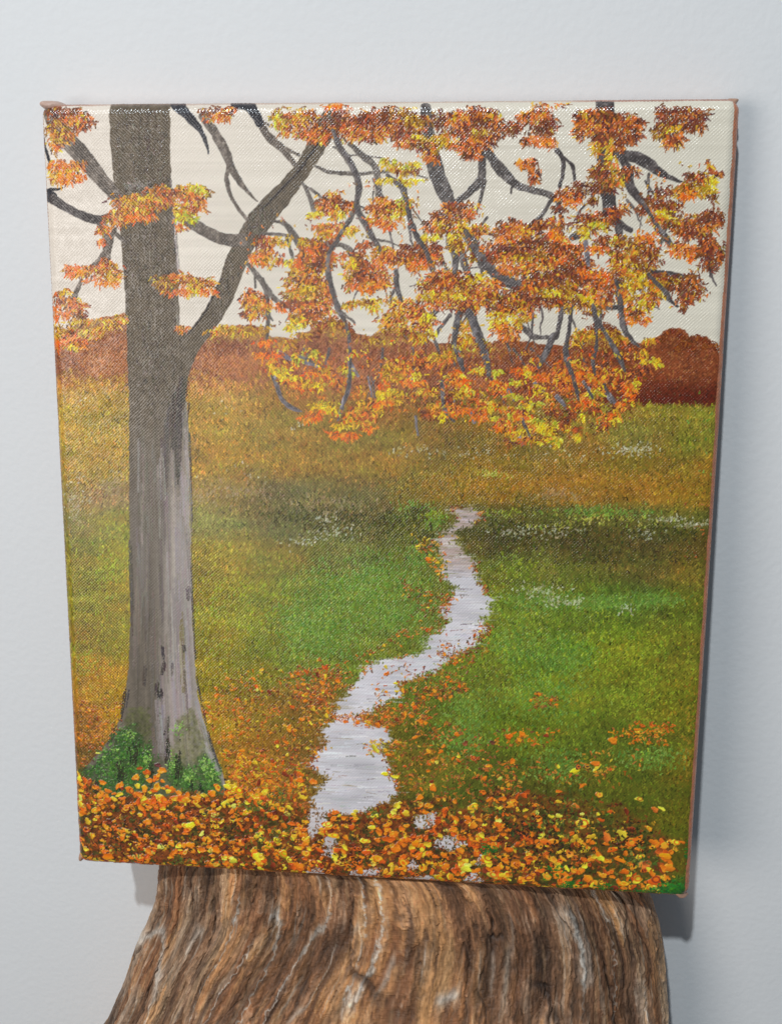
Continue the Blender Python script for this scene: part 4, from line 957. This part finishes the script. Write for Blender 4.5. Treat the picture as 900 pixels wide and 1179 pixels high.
gloss = np.clip(0.18 + 0.36 * WV + 0.15 * vnoise(SH, 30, 30, 97) + 0.2 * smooth(7.0, 4.0, eT), 0, 1)
me = grid_mesh('painted_face', Pl[::-1], albedo(C)[::-1], gloss[::-1])
me.materials.append(m_paint)
link('painted_face', me, painting)

m_side, nt, bsdf = new_mat('painted_canvas_side')
tc_ = nt.nodes.new('ShaderNodeTexCoord')
nz_ = nt.nodes.new('ShaderNodeTexNoise')
nz_.inputs['Scale'].default_value = 160.0
nz_.inputs['Detail'].default_value = 6.0
rp = nt.nodes.new('ShaderNodeValToRGB')
rp.color_ramp.elements[0].color = (0.32, 0.155, 0.095, 1)
rp.color_ramp.elements[1].color = (0.50, 0.285, 0.19, 1)
rp.color_ramp.elements[0].position = 0.3
rp.color_ramp.elements[1].position = 0.7
nt.links.new(tc_.outputs['Object'], nz_.inputs['Vector'])
nt.links.new(nz_.outputs['Fac'], rp.inputs['Fac'])
nt.links.new(rp.outputs['Color'], bsdf.inputs['Base Color'])
bsdf.inputs['Roughness'].default_value = 0.42
wx_ = nt.nodes.new('ShaderNodeTexNoise')
wx_.inputs['Scale'].default_value = 1400.0
bp = nt.nodes.new('ShaderNodeBump')
bp.inputs['Strength'].default_value = 0.35
bp.inputs['Distance'].default_value = 0.0004
nt.links.new(tc_.outputs['Object'], wx_.inputs['Vector'])
nt.links.new(wx_.outputs['Fac'], bp.inputs['Height'])
nt.links.new(bp.outputs['Normal'], bsdf.inputs['Normal'])


def slab(name, x0, x1, y0, y1, z0, z1, mat, parent, bevel=0.0006):
    bm = bmesh.new()
    bmesh.ops.create_cube(bm, size=1)
    for v in bm.verts:
        v.co = Vector(((x0 + x1) / 2 + v.co.x * (x1 - x0), (y0 + y1) / 2 + v.co.y * (y1 - y0), (z0 + z1) / 2 + v.co.z * (z1 - z0)))
    bmesh.ops.bevel(bm, geom=bm.edges[:], offset=bevel, segments=2, affect='EDGES', profile=0.5)
    for f in bm.faces:
        f.smooth = True
    me_ = bpy.data.meshes.new(name)
    bm.to_mesh(me_)
    bm.free()
    me_.materials.append(mat)
    return link(name, me_, parent)


W2, rl = CAN_W / 2, ROLL / 1000
yf = -CAN_D + rl + 0.0001
slab('wrapped_side', -W2 - 0.0001, -W2 + 0.004, yf, -0.0003, 0.0035, CAN_H - 0.0035, m_side, painting)
slab('wrapped_side', W2 - 0.004, W2 + 0.0001, yf, -0.0003, 0.0035, CAN_H - 0.0035, m_side, painting)
slab('wrapped_side', -W2 + 0.0015, W2 - 0.0015, yf, -0.0003, CAN_H - 0.0034, CAN_H + 0.0001, m_side, painting)
slab('wrapped_side', -W2 + 0.0015, W2 - 0.0015, yf, -0.0003, -0.0001, 0.0034, m_side, painting)


def lump(name, loc, size, rot, seed, mat, parent):
    """a folded, over-painted corner of cloth: a soft pinched wedge"""
    bm = bmesh.new()
    bmesh.ops.create_icosphere(bm, subdivisions=4, radius=1)
    r_ = np.random.default_rng(seed)
    a_ = r_.uniform(-1, 1, (3, 3))
    for v in bm.verts:
        c_ = v.co.copy()
        w = 1 + 0.12 * math.sin(3.1 * c_.x + 4 * a_[0, 0]) * math.sin(2.7 * c_.z + 3 * a_[1, 1]) + 0.06 * math.sin(7 * c_.y + a_[2, 2])
        pinch = 1 - 0.35 * max(c_.x, 0)
        v.co = Vector((c_.x * w * size[0], c_.y * w * size[1] * pinch, c_.z * w * size[2] * pinch))
    for f in bm.faces:
        f.smooth = True
    me_ = bpy.data.meshes.new(name)
    bm.to_mesh(me_)
    bm.free()
    me_.materials.append(mat)
    o = link(name, me_, parent)
    o.location = loc
    o.rotation_euler = rot
    return o


m_fold = m_side.copy()
m_fold.name = 'folded_canvas_paint'
for n_ in m_fold.node_tree.nodes:
    if n_.type == 'VALTORGB':
        n_.color_ramp.elements[0].color = (0.46, 0.28, 0.21, 1)
        n_.color_ramp.elements[1].color = (0.62, 0.43, 0.35, 1)
lump('folded_corner', (-W2 + 0.0045, -CAN_D + 0.0058, CAN_H - 0.0006), (0.0058, 0.0050, 0.0022), (0, 0.22, 0), 1, m_fold, painting)
lump('folded_corner', (W2 - 0.0030, -CAN_D + 0.0075, CAN_H - 0.0012), (0.0034, 0.0060, 0.0018), (0, -0.35, 0), 2, m_side, painting)
lump('folded_corner', (-W2 + 0.0012, -CAN_D + 0.0050, 0.0025), (0.0019, 0.0036, 0.0034), (0, 0.3, 0), 3, m_side, painting)
lump('folded_corner', (W2 - 0.0034, -CAN_D + 0.0050, 0.0006), (0.0036, 0.0040, 0.0016), (0, 0.35, 0), 4, m_side, painting)

# ------------------------------------------------------------------ the wall
m_wall, nt, bsdf = new_mat('painted_plaster')
tc_ = nt.nodes.new('ShaderNodeTexCoord')
n1_ = nt.nodes.new('ShaderNodeTexNoise')
n1_.inputs['Scale'].default_value = 330.0
n1_.inputs['Detail'].default_value = 3.0
n2_ = nt.nodes.new('ShaderNodeTexNoise')
n2_.inputs['Scale'].default_value = 14.0
n2_.inputs['Detail'].default_value = 4.0
rp = nt.nodes.new('ShaderNodeValToRGB')
rp.color_ramp.elements[0].color = (0.775, 0.775, 0.775, 1)
rp.color_ramp.elements[1].color = (0.815, 0.815, 0.81, 1)
bp = nt.nodes.new('ShaderNodeBump')
bp.inputs['Strength'].default_value = 0.15
bp.inputs['Distance'].default_value = 0.0012
nt.links.new(tc_.outputs['Object'], n1_.inputs['Vector'])
nt.links.new(tc_.outputs['Object'], n2_.inputs['Vector'])
nt.links.new(n2_.outputs['Fac'], rp.inputs['Fac'])
nt.links.new(rp.outputs['Color'], bsdf.inputs['Base Color'])
nt.links.new(n1_.outputs['Fac'], bp.inputs['Height'])
nt.links.new(bp.outputs['Normal'], bsdf.inputs['Normal'])
bsdf.inputs['Roughness'].default_value = 0.75
wall = slab('wall', -1.5, 1.5, 0.0, 0.1, -0.6, 2.0, m_wall, None, bevel=0.004)
wall['kind'] = 'structure'
wall['label'] = 'plain white painted wall behind the painting'

# ------------------------------------------------------------------ the weathered stump
ZT = base.z - 0.0003                       # its top carries the canvas
prof_l = np.array([[0.0, -0.1010], [0.02, -0.1018], [0.0315, -0.1035], [0.045, -0.1085], [0.055, -0.1135], [0.0725, -0.1195], [0.090, -0.1270],
                   [0.117, -0.1390], [0.16, -0.160], [0.22, -0.170], [0.315, -0.176]])
prof_r = np.array([[0.0, 0.1040], [0.004, 0.1095], [0.010, 0.1135], [0.018, 0.1175], [0.028, 0.1208], [0.038, 0.1232], [0.055, 0.1255], [0.0725, 0.1275],
                   [0.10, 0.1300], [0.16, 0.136], [0.22, 0.142], [0.315, 0.146]])
rows = np.concatenate([np.linspace(0, 0.100, 460), np.linspace(0.101, ZT, 90)])
nf, nb = 900, 120
f_ang = np.concatenate([np.linspace(math.pi, 2 * math.pi, nf, endpoint=False), np.linspace(0, math.pi, nb, endpoint=False)])
ca, sa = np.cos(f_ang), np.sin(f_ang)
ex = 2.6                                   # squarish oval section
ux = np.sign(ca) * np.abs(ca) ** (2 / ex)
uy = np.sign(sa) * np.abs(sa) ** (2 / ex)
xl = np.interp(rows, prof_l[:, 0], prof_l[:, 1])
xr_ = np.interp(rows, prof_r[:, 0], prof_r[:, 1])
ker = np.hanning(25)
ker /= ker.sum()
xl = np.convolve(np.pad(xl, 12, 'edge'), ker, 'valid')
mid, half = (xl + xr_) / 2, (xr_ - xl) / 2
yfront = -0.0470 - 0.10 * rows - 0.25 * np.maximum(rows - 0.03, 0) ** 1.2
yback = -0.0035 * np.ones_like(rows)
ymid, yhalf = (yfront + yback) / 2, (yback - yfront) / 2
X = mid[:, None] + half[:, None] * ux[None, :]
Y = ymid[:, None] + yhalf[:, None] * uy[None, :]
Zs = (ZT - rows)[:, None] + 0 * X
nrm = np.stack([np.sign(ux) * np.abs(ux) ** (ex - 1) / 0.11, np.sign(uy) * np.abs(uy) ** (ex - 1) / 0.03], -1)
nrm /= np.linalg.norm(nrm, axis=1, keepdims=True)

# bark: s = millimetres across the front face, t = millimetres down the stump
S = ((X - mid[:, None]) / half[:, None] * 108 + 108) + np.where(sa[None, :] > 0, 300, 0)
Tm = rows[:, None] * 1000 + 0 * X


def fnoise(S_, T_, cs, ct, seed):
    """value noise sampled anywhere, cells cs mm across and ct mm along the grain"""
    g = np.random.default_rng(seed).uniform(-1, 1, (128, 512)).astype(np.float32)
    a_, b_ = S_ / cs + 20, T_ / ct + 5
    ai, bi = np.floor(a_).astype(int), np.floor(b_).astype(int)
    ta, tb = a_ - ai, b_ - bi
    ta, tb = ta * ta * (3 - 2 * ta), tb * tb * (3 - 2 * tb)
    v = lambda i, j: g[j % 128, i % 512]
    return (v(ai, bi) * (1 - ta) + v(ai + 1, bi) * ta) * (1 - tb) + (v(ai, bi + 1) * (1 - ta) + v(ai + 1, bi + 1) * ta) * tb


# the grain leans with the flare on the left and swirls a little everywhere
lean_l = np.interp(S, [0, 40, 90, 140, 216, 217, 600], [0.0, 0.22, 0.16, 0.03, 0, 0, 0])
Sw = S + Tm * lean_l + 1.2 * fnoise(S, Tm, 34, 70, 101) + 0.5 * fnoise(S, Tm, 9, 18, 102) + 0.35 * fnoise(S, Tm, 3, 6, 103) + 0.22 * fnoise(S, Tm, 1.2, 2.5, 121)
plate = fnoise(Sw, Tm, 15, 90, 104)
mid_n = fnoise(Sw, Tm, 6, 38, 105)
fib = fnoise(Sw, Tm, 2.0, 22, 106)
fin = fnoise(Sw, Tm, 0.8, 9, 107)
vf = fnoise(Sw, Tm, 0.5, 2.2, 108)
Sk = Sw + 0.8 * fnoise(S, Tm, 1.4, 2.2, 131)
cr1 = np.exp(-(fnoise(Sk, Tm, 11, 95, 109) / 0.042) ** 2) * smooth(-0.5, 0.2, fnoise(S, Tm, 14, 24, 110))
cr2 = np.exp(-(fnoise(Sw + 3 * fnoise(S, Tm, 6, 12, 111), Tm, 6.5, 50, 112) / 0.045) ** 2) * smooth(-0.1, 0.4, fnoise(S, Tm, 9, 18, 113))
rg = np.exp(-((fnoise(Sk + 0.5 * fnoise(S, Tm, 0.8, 1.2, 132), Tm, 10, 80, 114) - 0.25) / 0.055) ** 2) * smooth(-0.25, 0.35, fnoise(S, Tm, 10, 26, 115))
rg2 = np.exp(-((fnoise(Sw, Tm, 5, 44, 116) + 0.2) / 0.08) ** 2) * smooth(0.1, 0.6, fnoise(S, Tm, 8, 20, 117))


def terrace(v):
    f = np.floor(v)
    return f + smooth(0.44, 0.56, v - f)


# overlapping flakes of bark with ragged, broken edges
Sr = Sw + 0.6 * fnoise(S, Tm, 1.6, 3.0, 122) + 0.45 * fnoise(S, Tm, 0.7, 1.0, 127)
Tr = Tm + 5.0 * fnoise(S, Tm, 2.5, 6, 128) + 2.0 * fnoise(S, Tm, 0.9, 2, 129)
raw1 = 2.6 * fnoise(Sr, Tr, 8, 40, 123)
raw2 = 2.6 * fnoise(Sr, Tr, 3.4, 17, 125)
raw3 = 2.2 * fnoise(Sr, Tr, 1.5, 8, 130)
fl1, fl2, fl3 = terrace(raw1), terrace(raw2), terrace(raw3)
f12 = fnoise(Sw, Tm, 1.3, 7, 126)
disp = 0.45 * plate + 0.5 * np.abs(mid_n) ** 0.7 + 0.40 * np.abs(fib) ** 0.7 + 0.35 * np.abs(f12) ** 0.8 + 0.30 * np.abs(fin) + 0.22 * vf - 0.9
disp = disp - 1.5 * cr1 - 1.0 * cr2 + 0.4 * rg + 0.3 * rg2 + 0.42 * fl1 + 0.32 * fl2 + 0.22 * fl3
disp = 0.80 * disp - 0.6
fade = smooth(0, 2.5, Tm)                    # soften the broken rim at the top
disp = disp * (0.35 + 0.65 * fade)
disp *= np.where(sa[None, :] > 0, 0.4, 1.0)
X += nrm[None, :, 0] * disp / 1000
Y += nrm[None, :, 1] * disp / 1000
Y = np.minimum(Y, -0.0015)
top_in = np.concatenate([np.array([[0, 0]])])

rust, ochre, umber, greyb, pale = rgb(152, 101, 66), rgb(174, 126, 80), rgb(118, 82, 60), rgb(150, 128, 108), rgb(190, 180, 168)
wg = np.interp(S, [0, 30, 70, 110, 150, 180, 216, 600], [0.85, 0.60, 0.15, 0.08, 0.25, 0.55, 0.9, 0.9])
wd = np.interp(S, [0, 60, 110, 140, 165, 190, 216, 600], [0.1, 0.15, 0.25, 0.70, 0.75, 0.40, 0.30, 0.3])
bc = rust[None, None] * np.ones(S.shape + (1,))


def mixc(c_, to, w_):
    w_ = np.clip(w_, 0, 1)[..., None]
    return c_ * (1 - w_) + to * w_


bc = mixc(bc, ochre, smooth(-0.1, 0.7, mid_n + 0.5 * fib))
bc = mixc(bc, umber, smooth(0.0, 0.8, fnoise(Sw, Tm, 9, 60, 118) + 0.4 * fib - 0.1) * (0.22 + 0.7 * wd))
bc = mixc(bc, greyb, smooth(-0.6, 0.5, fnoise(Sw, Tm, 7, 50, 119) + 0.3 * fin) * wg)
bc = mixc(bc, ochre * 1.08, smooth(0.8, 1.1, fl1 + 0.4 * fl2) * 0.55)
bc = mixc(bc, rgb(122, 84, 58), smooth(-0.6, -1.0, fl1 + 0.3 * fl2) * 0.6)
bc = mixc(bc, greyb, smooth(0.9, 1.3, fl2) * 0.5 * (0.4 + wg))
bc = mixc(bc, rgb(60, 44, 34), smooth(0.25, 0.8, fnoise(Sw, Tm, 3.4, 30, 120)) * 0.6)
s1 = fnoise(Sw + 0.25 * fnoise(S, Tm, 0.8, 2, 140), Tm, 1.5, 34, 141)
s2 = fnoise(Sw + 0.25 * fnoise(S, Tm, 0.8, 2, 142), Tm, 0.9, 18, 143)
s3 = fnoise(Sw, Tm, 2.6, 46, 144)
bc = mixc(bc, rgb(82, 58, 44), smooth(0.35, 0.75, s1) * 0.38)
bc = mixc(bc, rgb(178, 142, 104), smooth(0.35, 0.8, -s1) * 0.45)
bc = mixc(bc, rgb(84, 62, 48), smooth(0.4, 0.8, s2) * 0.5)
bc = mixc(bc, rgb(170, 152, 134), smooth(0.45, 0.8, -s2) * (0.2 + 0.5 * wg))
bc = mixc(bc, rgb(168, 116, 72), smooth(0.3, 0.7, s3) * 0.4 * (1 - wg))
bc = mixc(bc, pale, rg * 0.8 + rg2 * 0.55)
bc = mixc(bc, rgb(58, 44, 36), cr1 * 0.65 + cr2 * 0.5)
bc = bc * (0.93 + 0.22 * np.abs(f12) + 0.10 * fin + 0.14 * vf + 0.08 * fib + 0.07 * fl1 + 0.06 * fl2)[..., None]
bc = np.clip(bc, 0.02, 1)

Pst = np.stack([X, Y, Zs], -1)
# close the top with a slightly hollow cap
cap = []
capc = []
for q in (0.93, 0.75, 0.4, 0.02):
    ring = Pst[0].copy()
    ring[:, 0] = mid[0] + (ring[:, 0] - mid[0]) * q
    ring[:, 1] = ymid[0] + (ring[:, 1] - ymid[0]) * q
    ring[:, 2] = ZT - 0.0004 * (1 - q)
    cap.append(ring)
    capc.append(np.ones((len(ring), 3), np.float32) * rgb(120, 92, 66))
Pst = np.concatenate([np.array(cap[::-1]), Pst], 0)
bc = np.concatenate([np.array(capc[::-1]), bc], 0)
m_bark, nt, bsdf = new_mat('weathered_bark')
at = nt.nodes.new('ShaderNodeAttribute')
at.attribute_name = 'paint'
tc_ = nt.nodes.new('ShaderNodeTexCoord')
mp_ = nt.nodes.new('ShaderNodeMapping')
mp_.inputs['Scale'].default_value = (1100, 1100, 420)
nb_ = nt.nodes.new('ShaderNodeTexNoise')
nb_.inputs['Scale'].default_value = 1.0
nb_.inputs['Detail'].default_value = 4.0
mx = nt.nodes.new('ShaderNodeMix')
mx.data_type = 'RGBA'
mx.blend_type = 'OVERLAY'
mx.inputs['Factor'].default_value = 0.45
nt.links.new(tc_.outputs['Object'], mp_.inputs['Vector'])
nt.links.new(mp_.outputs['Vector'], nb_.inputs['Vector'])
nt.links.new(at.outputs['Color'], mx.inputs['A'])
nt.links.new(nb_.outputs['Fac'], mx.inputs['B'])
nt.links.new(mx.outputs['Result'], bsdf.inputs['Base Color'])
bp = nt.nodes.new('ShaderNodeBump')
bp.inputs['Strength'].default_value = 0.35
bp.inputs['Distance'].default_value = 0.0005
nt.links.new(nb_.outputs['Fac'], bp.inputs['Height'])
nt.links.new(bp.outputs['Normal'], bsdf.inputs['Normal'])
bsdf.inputs['Roughness'].default_value = 0.62
bsdf.inputs['Specular IOR Level'].default_value = 0.35
me = grid_mesh('wood_stump', Pst, np.clip(lin(bc) * BARK_GAIN, 0.004, 0.9), None, closed_u=True)
me.materials.append(m_bark)
stump = link('wood_stump', me)
stump['label'] = 'weathered brown stump with grey ridged bark, carrying the painting'
stump['category'] = 'stump'
